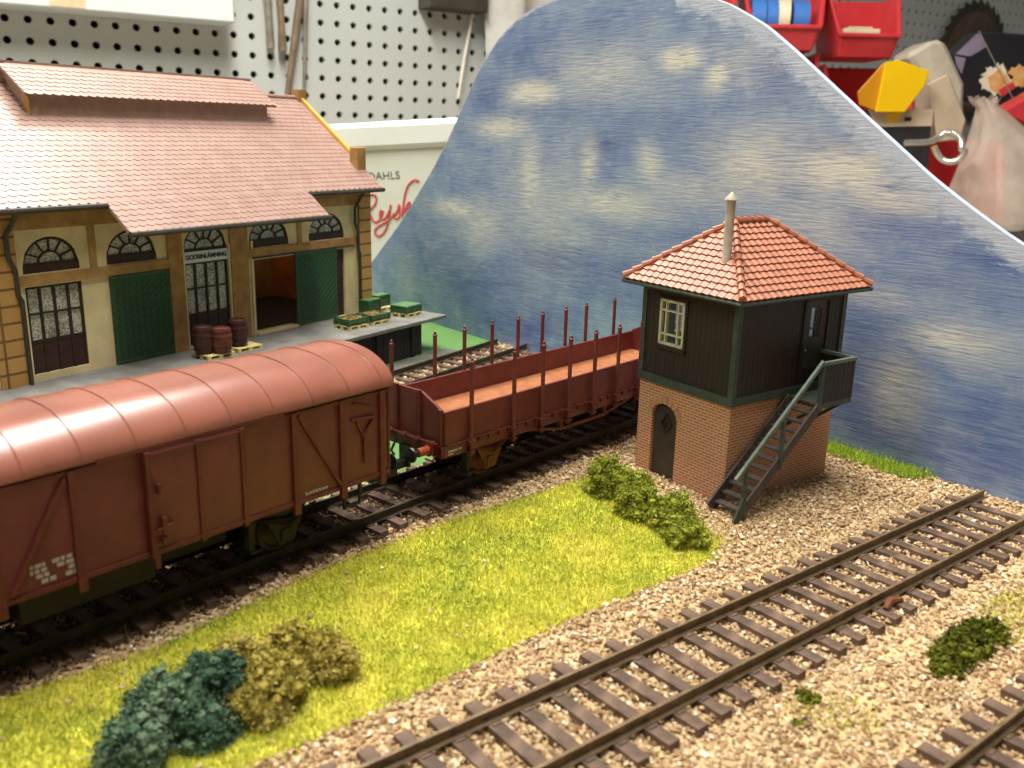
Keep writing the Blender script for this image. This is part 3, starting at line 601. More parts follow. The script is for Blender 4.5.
# ------------------------------------------------------------------ covered goods wagon
def covered_wagon():
    root = empty('covered_goods_wagon', (-3.197*WK, 22.757*WK, 9.663*(1-WK)), H(.693)); root.scale = (WK,)*3; tag(root, 'long brown covered goods wagon with glossy curved ribbed roof', 'goods wagon')
    Lw, Wd, zb, ze, zt = 15.6, 3.338, .88, 3.36, 4.14; yc = Wd/2
    def arch(y, oh=.10):   # roof height at y
        u = min(1, abs(y-yc)/(yc+oh)); return ze+(zt-ze)*(max(0, 1-u**2.3))**.62
    b = MB().box(-Lw, 0, 0, Wd, zb, ze-.02)
    poly = [(0, y, arch(y, .1)-.06) for y in np.linspace(0, Wd, 17)]+[(0, Wd, zb), (0, 0, zb)]
    b.prism(poly, (-.06, 0, 0)); b.prism([(-Lw, p[1], p[2]) for p in poly], (.06, 0, 0))
    b.build('body', 'brown', root)
    ys = [yc+(yc+.10)*math.sin(t) for t in np.linspace(-PI/2, PI/2, 33)]
    r = MB(); xs = (-Lw-.12, .12)
    up = [(y, arch(y)) for y in ys]; dn = [(y, z_-.05) for y, z_ in up]
    for i in range(len(up)-1):
        r.quad((xs[0], *up[i]), (xs[1], *up[i]), (xs[1], *up[i+1]), (xs[0], *up[i+1])); r.quad((xs[0], *dn[i+1]), (xs[1], *dn[i+1]), (xs[1], *dn[i]), (xs[0], *dn[i]))
        for x in xs: r.quad((x, *up[i]), (x, *up[i+1]), (x, *dn[i+1]), (x, *dn[i]))
    for i in (0, -1): r.quad((xs[0], *up[i]), (xs[0], *dn[i]), (xs[1], *dn[i]), (xs[1], *up[i]))
    import bmesh
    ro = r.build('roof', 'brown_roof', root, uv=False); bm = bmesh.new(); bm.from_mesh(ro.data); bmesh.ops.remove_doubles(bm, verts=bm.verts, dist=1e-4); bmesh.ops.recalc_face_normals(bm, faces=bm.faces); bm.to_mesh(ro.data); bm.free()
    ro.data.polygons.foreach_set('use_smooth', [True]*len(ro.data.polygons)); ro.data.set_sharp_from_angle(angle=.8)
    for x in [-.25-1.1*k for k in range(14)]:
        q = MB(); q.tube([(x, y, z_+.0) for y, z_ in up], .03, 6, True); q.build('roof_rib', 'brown_roof', root, smooth=True)
    MB().box(-Lw-.1, .1, -.09, -.04, ze-.09, ze+.0).build('eaves_strip', 'brown_roof', root)
    for sd, y0 in ((-1, 0), (1, Wd)):
        yo = lambda t: (y0-t, y0) if sd < 0 else (y0, y0+t)
        MB().box(-Lw, 0, *yo(.05), zb, zb+.10).build('sill_beam', 'brown_frame', root)
        MB().box(-Lw, 0, *yo(.05), ze-.24, ze-.16).build('top_rail', 'brown_frame', root)
        posts = [-.27, -1.57, -3.0, -8.19, -9.7, -11.2, -12.7, -14.0, -15.35] if sd < 0 else [-.27, -1.57, -3.0, -4.5, -6, -7.5, -9, -10.5, -12, -14, -15.35]
        for x in posts:
            q = MB().box(x-.07, x+.07, *yo(.09), zb-.2, ze-.16); q.box(x-.09, x+.09, *yo(.11), zb-.22, zb+.05); q.build('post', 'brown_frame', root)
        for (xa, za), (xb, zb_) in (((-8.32, ze-.28), (-9.5, zb+.15)), ((-2.85, ze-.28), (-1.65, zb+.15)), ((-12.8, ze-.28), (-13.9, zb+.15))):
            y = y0+sd*.03; MB().bar((xa, y, za), (xb, y, zb_), .08, .1, (0, 1, 0)).build('diagonal_brace', 'brown_frame', root)
    # sliding door on the near side
    dr = MB().box(-6.75, -4.42, -.14, -.05, zb+.03, ze-.16).build('sliding_door', 'brown', root)
    q = MB()
    for x in (-6.7, -5.55, -4.47): q.box(x-.06, x+.06, -.19, -.14, zb+.0, ze-.16)
    q.box(-6.7, -4.45, -.18, -.14, zb+.1, zb+.16); q.box(-6.7, -4.45, -.18, -.14, ze-.26, ze-.2); q.box(-6.72, -6.6, -.2, -.1, zb-.25, zb+.1); q.build('door_frame', 'brown_frame', dr)
    q = MB().box(-6.58, -6.5, -.28, -.19, 2.28, 2.5); q.bar((-6.65, -.24, 1.5), (-6.2, -.24, 1.55), .05); q.box(-6.52, -6.44, -.27, -.19, 1.4, 1.75); q.box(-6.55, -6.42, -.26, -.19, 1.15, 1.3); q.build('door_latch', 'brown_frame', dr)
    MB().box(-7.7, -3.3, -.11, -.06, ze-.14, ze-.08).build('door_rail', 'brown_frame', root)
    # bracket at the right end
    q = MB(); q.bar((-1.25, -.04, 2.62), (-.5, -.04, 2.55), .07); q.bar((-1.1, -.04, 2.55), (-.85, -.04, 2.1), .06); q.bar((-.55, -.04, 2.5), (-.85, -.04, 2.1), .06); q.bar((-.85, -.04, 2.1), (-.85, -.04, 1.4), .06); q.bar((-1.2, -.04, 3.05), (-.55, -.04, 2.8), .05); q.build('signal_bracket', 'brown_frame', root)
    # lettering smudges, too small to read
    q = MB(); rr = random.Random(3)
    for r_, z_ in enumerate((1.47, 1.36, 1.25, 1.12)):
        x = -9.12
        while x < -8.28:
            wv = rr.uniform(.05, .16)
            if rr.random() < .85: q.box(x, min(x+wv, -8.27), -.012, .0, z_-.04, z_+.04 if r_ < 3 else z_+.05)
            x += wv+rr.uniform(.02, .04)
    q.build('lettering', 'white_print', root)
    q = MB(); x = -2.7
    while x < -2.05: q.box(x, x+.07, -.012, 0, 1.03, 1.1); x += .1
    q.build('lettering', 'white_print', root)
    fr = MB().box(-Lw+.1, -.1, .45, .6, .62, .88); fr.box(-Lw+.1, -.1, Wd-.6, Wd-.45, .62, .88); fr.box(-9.2, -6.4, .5, Wd-.5, .1, .62)
    fr.box(-11.2, -4.3, 1.0, Wd-1.0, .1, .7); fr.box(-.12, 0, .2, Wd-.2, .68, .9); fr.box(-Lw, -Lw+.12, .2, Wd-.2, .68, .9); fr.build('underframe', 'underframe', root)
    for x in (-3.0, -12.4): wheelset(root, x, yc)
    q = MB(); q.bar((-1.0, -.0, .62), (-1.0, -.0, .9), .08); q.bar((-1.5, .02, .35), (-1.0, .02, .35), .08); q.bar((-1.5, .02, .35), (-1.5, .02, .88), .06); q.bar((-1.0, .02, .35), (-1.0, .02, .88), .06); q.build('step', 'underframe', root)
    buffers(root, 0, yc, 1, 'black'); buffers(root, -Lw, yc, -1, 'black')
    # end face posts
    for y in (.08, 1.1, 2.2, Wd-.08): MB().box(0, .07, y-.07, y+.07, zb-.1, arch(y)-.12).build('end_post', 'brown_frame', root)
    q = MB().box(.0, .3, 2.5, 2.85, 1.5, 1.56); q.build('end_step', 'brown_frame', root)
covered_wagon()

# ------------------------------------------------------------------ stake wagon
def stake_wagon():
    root = empty('stake_wagon', (-1.873*WK, 24.487*WK, 9.663*(1-WK)), H(.734)); root.scale = (WK,)*3; tag(root, 'open reddish brown stake wagon with tall stakes and orange floor', 'goods wagon')
    Lw, Wd, zf, zs, zt = 13.25, 3.013, 1.28, .68, 2.02
    MB().box(.05, Lw-.05, .05, Wd-.05, zf-.12, zf).build('floor', 'floor_orange', root)
    for sd, y0 in ((-1, 0), (1, Wd)):
        yo = (y0, y0+.09) if sd < 0 else (y0-.09, y0)
        MB().box(0, Lw, *yo, 1.0, zt).build('side_board', 'brown', root, bevel=.015)
        ya = (y0-.02, y0+.14) if sd < 0 else (y0-.14, y0+.02)
        MB().box(.0, Lw, *ya, zs, 1.0).build('solebar', 'brown', root)
        q = MB(); yb = y0+sd*.05
        x = .9
        while x < Lw-.9:      # hinge strip with its catches
            q.box(x, x+.12, min(y0, y0+sd*.09), max(y0, y0+sd*.09), .98, 1.06); q.box(x+.03, x+.09, min(y0, y0+sd*.07), max(y0, y0+sd*.07), .9, .98); x += .42
        q.box(.1, Lw-.1, min(y0, y0+sd*.05), max(y0, y0+sd*.05), 1.0, 1.035); q.build('hinge_strip', 'brown_frame', root)
        for x in (1.1, 2.9, 4.22, 5.54, 6.85, 8.16, 9.48, 10.7, 12.5):
            y = y0+sd*.11; x -= .12 if sd < 0 else .34
            q = MB().lathe([(.065, .55), (.065, 3.3), (.075, 3.31), (.075, 3.36), (.05, 3.38), (.04, 3.46), (0, 3.48)], (x, y, 0), 'z', 8)
            st = q.build('stake', 'brown', root, smooth=True)
            
            for e_, z0_, z1_ in ((.12, .92, 1.02), (.10, .62, .7)): MB().box(x-e_, x+e_, min(y0, y0+sd*.2), max(y0, y0+sd*.2), z0_, z1_).build('stake_pocket', 'brown_frame', st)
    for x0, x1 in ((0, .09), (Lw-.09, Lw)):
        xo = -.09 if x0 == 0 else Lw
        MB().prism([(x0, 0, 1.0), (x0, Wd, 1.0), (x0, Wd, 2.02), (x0, Wd-.85, 2.46), (x0, .95, 2.46), (x0, 0, 2.02)], (.09, 0, 0)).build('end_board', 'brown', root, bevel=.015)
        for y in (.12, 1.0, 1.98, Wd-.12):
            MB().box(xo, xo+.09, y-.07, y+.07, .75, 2.1 if y in (.12, Wd-.12) else 2.5).build('end_post', 'brown_frame', root)
        MB().box(xo if xo < 0 else xo-.02, (xo+.11 if xo < 0 else xo+.09), .0, Wd, zs, 1.0).build('headstock', 'brown_frame', root)
        q = MB(); xe = -.13 if x0 == 0 else Lw+.13
        q.tube([(xe, .15, 1.08), (xe, Wd-.15, 1.08)], .035, 6)
        for y in (.3, .9, 1.5, 2.1, 2.7): q.tube([(xe, y-.06, 1.08), (xe, y+.06, 1.08)], .07, 6)
        q.tube([(xe, .2, .75), (xe-.12*(1 if x0 == 0 else -1), .2, .6), (xe-.12*(1 if x0 == 0 else -1), .5, .6)], .03, 6); q.build('end_fittings', 'brown_frame', root)
        if x0 == 0: buffers(root, xo, Wd/2, -1)
    for x in (2.2, Lw-2.2): wheelset(root, x, Wd/2, 'rust')
    for y in (.35, Wd-.35):
        q = MB(); q.bar((3.3, y, .68), (5.6, y, .22), .09, .08); q.bar((5.6, y, .22), (8.0, y, .22), .1, .1); q.bar((8.0, y, .22), (10.3, y, .68), .09, .08)
        for x in (5.6, 8.0): q.bar((x, y, .28), (x, y, .8), .12, .14)
        q.build('truss_rod', 'rust', root)
    MB().box(.2, Lw-.2, .5, .62, .68, zf-.12).box(.2, Lw-.2, Wd-.62, Wd-.5, .68, zf-.12).build('underframe', 'underframe', root)
    q = MB()
    for a, b_, z_ in ((.14, .5, .84), (.14, .34, .76), (.55, .66, .84)): q.box(a, b_, -.035, -.02, z_-.022, z_+.022)
    q.build('lettering', 'white_print', root)
stake_wagon()

# ------------------------------------------------------------------ signal tower
def wall_open(m, x0, x1, z0, z1, t0, t1, ops, axis='x', N_=12):
    """a wall of thickness t0..t1 along x (or y) with openings (a, b, zb, zspring, rise); rise 0 = square head"""
    def cell(a, b, za0, za1, zb0, zb1):
        if axis == 'x': m.hexa([(a, t0, za0), (b, t0, zb0), (b, t1, zb0), (a, t1, za0), (a, t0, za1), (b, t0, zb1), (b, t1, zb1), (a, t1, za1)])
        else: m.hexa([(t0, a, za0), (t0, b, zb0), (t1, b, zb0), (t1, a, za0), (t0, a, za1), (t0, b, zb1), (t1, b, zb1), (t1, a, za1)])
    cuts = sorted(set([x0, x1]+[c for o in ops for c in o[:2]]))
    for a, b in zip(cuts[:-1], cuts[1:]):
        mid = (a+b)/2; here = sorted([o for o in ops if o[0] <= mid <= o[1]], key=lambda o: o[2])
        if not here: cell(a, b, z0, z1, z0, z1); continue
        n = N_ if any(o[4] > 0 for o in here) else 1
        for i in range(n):
            p = a+(b-a)*i/n; q = a+(b-a)*(i+1)/n; lp = lq = z0
            for o in here:
                c = (o[0]+o[1])/2; h = (o[1]-o[0])/2
                f = lambda u: o[3]+(o[4]*math.sqrt(max(0, 1-((u-c)/h)**2)) if o[4] > 0 else 0)
                if o[2] > lp+1e-6 or o[2] > lq+1e-6: cell(p, q, lp, o[2], lq, o[2])
                lp, lq = f(p), f(q)
            cell(p, q, lp, z1, lq, z1)
    return m
def tower():
    root = empty('signal_tower', (*TW_O, 0), H(TW_A)); tag(root, 'two storey signal tower, brick below, dark boards above, orange pantile roof', 'signal tower')
    z0, z1, z2 = -.42, 2.49, 5.44
    # brick base: faces x=0 (front left, local x const) and y=0 (front right)
    m = MB(); wall_open(m, .0, TWD, z0, z1, 0, .18, [(1.98, 3.02, z0, 1.55, .38)], 'y')
    m.box(.18, TL, 0, .18, z0, z1); m.box(.18, TL, TWD-.18, TWD, z0, z1); m.box(TL-.18, TL, .18, TWD-.18, z0, z1)
    base = m.build('brick_base', 'brick', root)
    # arch of bricks and its door
    q = MB(); c, h = 2.5, .52
    for i in range(9):
        t0, t1 = PI*i/9+.02, PI*(i+1)/9-.02
        f = lambda t, k: (-.03, c-(h+k)*math.cos(t), 1.55+(.38+k)*math.sin(t))
        q.prism([f(t0, .0), f(t1, .0), f(t1, .2), f(t0, .2)], (.06, 0, 0))
    q.build('door_arch', 'arch_brick', base)
    dpoly = [(.1, 2.0, z0), (.1, 3.0, z0)]+[(.1, 2.5+.5*math.cos(t), 1.55+.36*math.sin(t)) for t in np.linspace(0, PI, 12)]
    dr = MB().prism(dpoly, (.05, 0, 0)).build('arched_door', 'tower_door', root)
    q = MB(); f_ = [(.08, 2.5, 1.05), (.08, 2.72, 1.32), (.08, 2.5, 1.6), (.08, 2.28, 1.32)]
    for a, b in zip(f_, f_[1:]+f_[:1]): q.bar(a, b, .06, .06, (1, 0, 0))
    q.build('diamond_window_frame', 'tower_board', dr); MB().prism([(.095, p[1], p[2]) for p in f_], (.004, 0, 0)).build('diamond_pane', 'black', dr)
    # upper storey with real openings and a hollow inside
    win = (1.93, 2.93, 3.72, 5.06, 0)
    m = MB(); wall_open(m, 0, TWD, z1, z2, 0, .1, [win], 'y'); wall_open(m, .1, TL, z1, z2, 0, .1, [(2.8, 3.85, 3.2, 5.2, 0)], 'x')
    wall_open(m, .1, TL-.1, z1, z2, TWD-.1, TWD, [(1.2, 2.2, 3.72, 5.06, 0)], 'x'); wall_open(m, 0, TWD, z1, z2, TL-.1, TL, [(.9, 1.9, 3.72, 5.06, 0)], 'y')
    m.build('boarded_wall', 'tower_board', root)
    MB().box(.1, TL-.1, .1, TWD-.1, z1-.05, z1+.05).build('upper_floor', 'wood', root)
    e = .05
    for x, y in ((0, 0), (0, TWD), (TL, 0), (TL, TWD)): MB().box(x-e if x == 0 else x-.12, x+.12 if x == 0 else x+e, y-e if y == 0 else y-.12, y+.12 if y == 0 else y+e, z1, z2).build('corner_trim', 'tower_green', root)
    b = MB(); b.box(-.07, TL+.07, -.07, .02, z1, z1+.24); b.box(-.07, TL+.07, TWD-.02, TWD+.07, z1, z1+.24); b.box(-.07, .02, .02, TWD-.02, z1, z1+.24); b.box(TL-.02, TL+.07, .02, TWD-.02, z1, z1+.24)
    b.build('floor_band', 'tower_green', root)
    b = MB(); b.box(-.04, TL+.04, -.04, .0, z2-.22, z2); b.box(-.04, .0, 0, TWD, z2-.22, z2); b.build('top_band', 'tower_board', root)
    # cream window frames: narrow-wide-narrow panes
    def window(par, fn, w0, w1, b0, b1, label=None):
        q = MB()
        def bar_(u0, v0, u1, v1): q.hexa([fn(u0, v0, -.06), fn(u1, v0, -.06), fn(u1, v0, .05), fn(u0, v0, .05), fn(u0, v1, -.06), fn(u1, v1, -.06), fn(u1, v1, .05), fn(u0, v1, .05)])
        t = .075; ms = .045
        bar_(w0, b0, w1, b0+t); bar_(w0, b1-t, w1, b1); bar_(w0, b0, w0+t, b1); bar_(w1-t, b0, w1, b1)
        wv = w1-w0; hv = b1-b0
        for f in (.26, .74): bar_(w0+wv*f-ms/2, b0, w0+wv*f+ms/2, b1)
        for f in (.24, .76): bar_(w0, b0+hv*f-ms/2, w1, b0+hv*f+ms/2)
        wn = q.build('window', 'winwhite', par); 
        p = MB(); p.hexa([fn(w0, b0, .0), fn(w1, b0, .0), fn(w1, b0, .01), fn(w0, b0, .01), fn(w0, b1, .0), fn(w1, b1, .0), fn(w1, b1, .01), fn(w0, b1, .01)]); p.build('pane', 'pane', wn)
        s_ = MB(); s_.hexa([fn(w0-.1, b0-.12, -.1), fn(w1+.1, b0-.12, -.1), fn(w1+.1, b0-.12, .02), fn(w0-.1, b0-.12, .02), fn(w0-.1, b0, -.1), fn(w1+.1, b0, -.1), fn(w1+.1, b0, .02), fn(w0-.1, b0, .02)])
        for u in (w0-.09, w1): s_.hexa([fn(u, b0, -.05), fn(u+.09, b0, -.05), fn(u+.09, b0, .02), fn(u, b0, .02), fn(u, b1+.08, -.05), fn(u+.09, b1+.08, -.05), fn(u+.09, b1+.08, .02), fn(u, b1+.08, .02)])
        s_.hexa([fn(w0, b1, -.05), fn(w1, b1, -.05), fn(w1, b1, .02), fn(w0, b1, .02), fn(w0, b1+.08, -.05), fn(w1, b1+.08, -.05), fn(w1, b1+.08, .02), fn(w0, b1+.08, .02)])
        s_.build('casing', 'tower_board', wn)
    window(root, lambda u, v, d: (d, u, v), *win[:4]); window(root, lambda u, v, d: (u, TWD-d, v), 1.2, 2.2, 3.72, 5.06); window(root, lambda u, v, d: (TL-d, u, v), .9, 1.9, 3.72, 5.06)
    # upper door on the stair side
    q = MB(); q.box(2.72, 2.84, -.05, .06, 3.0-.1, 5.28); q.box(3.8, 3.92, -.05, .06, 2.9, 5.28); q.box(2.72, 3.92, -.05, .06, 5.18, 5.3); q.build('door_casing', 'tower_board', root)
    d2 = MB(); wall_open(d2, 2.84, 3.8, 2.6, 5.18, .02, .07, [(3.08, 3.56, 4.1, 4.98, 0)], 'x'); d2 = d2.build('upper_door', 'stairdark', root)
    MB().box(3.08, 3.56, .04, .05, 4.1, 4.98).build('pane', 'pane', d2); MB().lathe([(0, -.05), (.035, -.03), (.035, 0), (0, 0.02)], (2.93, 0, 3.75), 'y', 8).build('knob', 'chrome', d2)
    # ---- roof
    oh = .43; ze = 5.50; zr = 7.26; rl = 1.45; x0, x1, y0, y1 = -oh, TL+oh, -oh, TWD+oh; rx0, rx1, ry = TL/2-rl/2, TL/2+rl/2, TWD/2
    q = MB(); A = [(x0, y0, ze-.1), (x1, y0, ze-.1), (x1, y1, ze-.1), (x0, y1, ze-.1)]; B = [(p[0], p[1], ze) for p in A]; R0, R1 = (rx0, ry, zr-.06), (rx1, ry, zr-.06)
    q.hexa(A+B); q.quad(B[0], B[1], R1, R0); q.quad(B[1], B[2], R1); q.quad(B[2], B[3], R0, R1); q.quad(B[3], B[0], R0); roof = q.build('roof', 'gutter', root)
    def tiles(pe0, pe1, pt0, pt1, rows, tw, amp, name):
        """wavy pantile courses on the roof plane between eave pe0-pe1 and top pt0-pt1"""
        pe0, pe1, pt0, pt1 = map(Vector, (pe0, pe1, pt0, pt1)); U = (pe1-pe0).normalized(); nrm = U.cross(pt0-pe0).normalized()
        if nrm.z < 0: nrm = -nrm
        q = MB(); Lb = (pe1-pe0).length; sub = 6
        upv = (pt0-pe0)-U*(pt0-pe0).dot(U); a_t = (pt0-pe0).dot(U); b_t = (pt1-pe0).dot(U)
        n = int(Lb/tw)*sub; du = Lb/n
        for r in range(rows):
            f0 = r/rows; f1 = (r+1.25)/rows; f1c = min(f1, 1)
            lo = a_t*f0, Lb+(b_t-Lb)*f0; hi = a_t*f1c, Lb+(b_t-Lb)*f1c
            prev = None
            for i in range(n+1):
                u = i*du; ph = (i % sub)/sub
                h = amp*(.5+.5*math.cos(2*PI*ph))**1.3
                ub = min(max(u, lo[0]), lo[1]); ut = min(max(u, hi[0]), hi[1])
                if u < lo[0]-du or u > lo[1]+du: prev = None; continue
                b = pe0+U*ub+upv*f0+nrm*(.06+h); t = pe0+U*ut+upv*f1c+nrm*(.01+h); b2 = pe0+U*ub+upv*f0+nrm*(.02+h*.6)
                cur = (b, t, b2)
                if prev: q.quad(prev[0], b, t, prev[1]); q.quad(prev[2], b2, b, prev[0])
                prev = cur
        return q.build(name, 'pantile', roof, smooth=False)
    E = [(x0-.05, y0-.05, ze), (x1+.05, y0-.05, ze), (x1+.05, y1+.05, ze), (x0-.05, y1+.05, ze)]
    r0, r1 = (rx0, ry, zr), (rx1, ry, zr)
    for (a, b, c, d_) in ((E[0], E[1], r0, r1), (E[1], E[2], r1, r1), (E[2], E[3], r1, r0), (E[3], E[0], r0, r0)):
        tiles(a, b, c, d_, 12, .26, .042, 'pantiles')
    def hips(a, b, n):
        q = MB(); a = Vector(a)+Vector((0, 0, .08)); b = Vector(b)+Vector((0, 0, .08))
        for i in range(n):
            p = a.lerp(b, i/n); s_ = a.lerp(b, (i+1.25)/n) if i < n-1 else b; q.tube([p+Vector((0, 0, .02)), s_+Vector((0, 0, -.02))], [.11, .08], 8)
        q.build('ridge_tiles', 'pantile', roof, smooth=True)
    for e_, r_ in zip(E, (r0, r1, r1, r0)): hips(e_, r_, 11)
    hips(r0, r1, 5)
    g = MB(); gz = ze-.05
    g.tube([(x0-.06, y0-.06, gz), (x1+.06, y0-.06, gz), (x1+.06, y1+.06, gz), (x0-.06, y1+.06, gz), (x0-.06, y0-.06, gz)], .06, 6); g.build('gutter', 'tower_green', root)
    MB().lathe([(.15, -.5), (.15, 0), (.125, .05), (.125, 1.62), (.19, 1.64), (.17, 1.68), (.05, 1.82), (0, 1.86)], (.5, 1.06, 6.36), 'z', 16).build('chimney', 'chimney', root, smooth=True)
    # ---- stair, local y < 0 side, rising with x
    st = empty('stair', (0, 0, 0)); st.parent = root
    xa, za, xb, zb = -.62, -.42, 2.42, 2.42
    for y in (-.12, -1.08): MB().bar((xa, y, za+.12), (xb, y, zb-.0), .07, .26 if y < -1 else .42).build('stringer', 'stairdark', st)
    n = 12
    for i in range(n):
        f = (i+.5)/n; x = xa+.1+(xb-xa)*f; z = za+.18+(zb-za)*f
        MB().box(x-.11, x+.14, -1.06, -.14, z-.03, z+.03).build('tread', 'stairdark', st)
    y = -1.1; hr = MB().bar((-.82, y, .88), (2.36, y, 3.72), .09, .1).build('handrail', 'rail_green', st)
    for x, zb_, zt in ((-.42, -.42, 1.16), (.92, .85, 2.36), (2.36, 2.3, 3.66)): MB().bar((x, y, zb_), (x, y, zt), .1, .1).build('newel_post', 'tower_green', st)
    MB().prism([(-.86, -1.14, -.42), (-.3, -1.14, -.42), (-.36, -1.14, .3), (-.48, -1.14, .3)], (0, .06, 0)).build('newel_foot', 'tower_green', st)
    bl = MB().box(2.36, 3.78, -1.14, -.05, 2.36, 2.5).build('balcony', 'tower_green', root)
    for k, (a, b) in enumerate((((2.4, 3.78), (-1.14, -1.08)), ((3.72, 3.78), (-1.08, -.05)))): MB().box(*a, *b, 2.5, 3.6).build('balcony_panel', 'tower_board', bl)
    q = MB(); q.bar((2.32, -1.11, 3.66), (3.81, -1.11, 3.66), .12, .09); q.bar((3.75, -1.1, 3.66), (3.75, 0, 3.66), .12, .09); q.build('balcony_rail', 'rail_green', bl)
    MB().bar((3.7, -1.0, 2.36), (3.7, 0, 1.6), .09).bar((2.5, -1.0, 2.36), (2.5, 0, 1.6), .09).build('balcony_bracket', 'tower_green', bl)
tower()

# ------------------------------------------------------------------ goods shed
def shed():
    root = empty('goods_shed', (*BD_O, 0), H(BD_A)); tag(root, 'cream and ochre goods shed with arched windows and pink tiled roof', 'building')
    L0, L1, D = -.15, 17.5, 9.0; zf, zt = 1.2, 6.9
    lun = lambda a, b: (a, b, 4.8, 5.02, .93)
    ops = [(.95, 2.93, 1.45, 4.37, 0), lun(.95, 2.93), (3.98, 6.35, 1.22, 4.37, 0), lun(3.95, 5.98), (7.15, 9.22, 1.3, 5.0, .93),
           lun(10.35, 12.5), (10.5, 12.74, 1.22, 4.3, 0), (12.74, 15.9, 1.22, 4.3, 0), lun(13.7, 15.9)]
    m = MB(); wall_open(m, L0, L1, zf, zt, 0, .22, ops, 'x', 16); wl_ = m.build('front_wall', 'cream', root)
    m = MB(); m.box(L0, L1, D-.2, D, zf, zt); gp = lambda x: [(x, 0.22, zf), (x, D-.2, zf), (x, D-.2, zt), (x, D/2, zt+3.7), (x, .22, zt)]
    m.prism(gp(L1-.22), (.22, 0, 0)); m.prism(gp(L0), (.22, 0, 0)); m.build('gable_wall', 'cream', root)
    # interior
    MB().box(L0+.25, L1-.25, .25, D-.25, zf, zf+.03).build('interior_floor', 'fascia', root)
    MB().box(17.2, 17.26, .3, 6.2, zf, 6.5).build('orange_lining', 'partition', root)
    MB().box(L0+.3, 17.2, 6.2, 6.3, zf, 6.5).build('interior_wall', 'interior', root)
    lm = MB().lathe([(0, 0), (.16, .05), (.2, .2), (.1, .35), (0, .4)], (15.2, 3.2, 6.0), 'z', 12).build('interior_fill_glow', fillmat(), root, smooth=True)  # unseen glowing body added to go with the fill light
    pl = bpy.data.lights.new('shed_fill_light', 'POINT'); pl.energy = 60; pl.color = (1, .82, .58); pl.shadow_soft_size = .25; po = bpy.data.objects.new('shed_fill_light', pl); COL.objects.link(po); po.parent = root; po.location = (15.2, 3.2, 5.7)  # warm point light added to brighten the dark interior
    # ochre trim: corner piers, pilasters, beams, frieze
    for x0, x1 in ((-.2, .72), (16.85, 17.62)):
        MB().box(x0, x1, -.12, 0, zf, 6.9).build('corner_pier', 'rustic', root)
    MB().box(17.5, 17.62, 0, .7, zf, 6.9).build('corner_pier', 'rustic', root)
    for x0, x1 in ((6.42, 7.05), (9.32, 10.2)): MB().box(x0, x1, -.1, 0, zf, 6.9).build('pilaster', 'ochre', root)
    for x0, x1 in ((3.3, 3.56), (13.0, 13.25)): MB().box(x0, x1, -.05, 0, 4.76, 6.22).build('wall_post', 'ochre', root)
    for x0, x1 in ((.72, 6.42), (10.2, 16.85)): MB().box(x0, x1, -.09, 0, 4.42, 4.76).build('lintel_beam', 'ochre', root)
    MB().box(.72, 16.85, -.06, 0, 6.22, 6.9).build('frieze', 'ochre', root)
    MB().box(L0, L1, -.1, 0, zf, zf+.12).build('plinth', 'cream', root) if False else None
    # cream jambs
    for a, b in ((7.05, 7.15), (9.22, 9.32), (10.38, 10.5)): MB().box(a, b, -.06, 0, zf, 5.1).build('jamb', 'cream', root)
    # windows
    def fanlight(a, b, z0=4.8, zs=5.02, rise=.93, low=.28):
        c, h = (a+b)/2, (b-a)/2; q = MB(); y0, y1 = .04, .12
        pts = [(c-h*math.cos(t), zs+rise*math.sin(t)) for t in np.linspace(0, PI, 19)]
        ins = [(c-(h-.09)*math.cos(t), zs+(rise-.09)*math.sin(t)) for t in np.linspace(0, PI, 19)]
        for i in range(18): q.prism([(pts[i][0], y0, pts[i][1]), (pts[i+1][0], y0, pts[i+1][1]), (ins[i+1][0], y0, ins[i+1][1]), (ins[i][0], y0, ins[i][1])], (0, .08, 0))
        zk = z0+low
        for k in (30, 62, 118, 150): t = math.radians(k); q.bar((c+.42*h*math.cos(t), .08, zk+.42*rise*math.sin(t)), (c+.95*h*math.cos(t), .08, zs+.93*rise*math.sin(t)), .055, .06, (0, 1, 0))
        t90 = [(c+.42*h*math.cos(t), .08, zk+.42*rise*math.sin(t)) for t in np.linspace(0, PI, 13)]
        for p, r in zip(t90[:-1], t90[1:]): q.bar(p, r, .055, .06, (0, 1, 0))
        q.bar((c, .08, zk+.42*rise), (c, .08, zs+.93*rise), .055, .06, (0, 1, 0))
        q.box(a, b, y0, y1, zk-.05, zk+.04)
        wn = q.build('arched_window', 'winframe', root)
        if low > .1: MB().box(a, b, .03, .11, z0, zk-.05).build('lower_panel', 'kick', wn)
        MB().prism([(p[0], .10, p[1]) for p in pts]+[(b, .10, z0+.02), (a, .10, z0+.02)], (0, .02, 0)).build('pane', 'glass', wn)
    for a, b in ((.95, 2.93), (3.95, 5.98), (10.35, 12.5), (13.7, 15.9)): fanlight(a, b)
    fanlight(7.15, 9.22, 4.9, 5.0, .93, .08)
    def gridwin(a, b, z0, z1, zp, cols, rows, name):
        q = MB(); y0, y1 = .04, .12; q.box(a, b, y0, y1, z1-.08, z1); q.box(a, a+.09, y0, y1, z0, z1); q.box(b-.09, b, y0, y1, z0, z1); q.box(a, b, y0, y1, zp-.06, zp+.04)
        for i in range(1, cols): x = a+(b-a)*i/cols; q.box(x-.045, x+.045, y0-.01, y1, z0, z1)
        for j in range(1, rows): z = zp+(z1-zp)*j/rows; q.box(a, b, y0, y1, z-.03, z+.03)
        wn = q.build(name, 'winframe', root)
        k = MB().box(a+.09, b-.09, .06, .11, z0, zp-.06); k.build('lower_panel', 'kick', wn)
        MB().box(a+.05, b-.05, .09, .11, zp, z1-.04).build('pane', 'glass', wn)
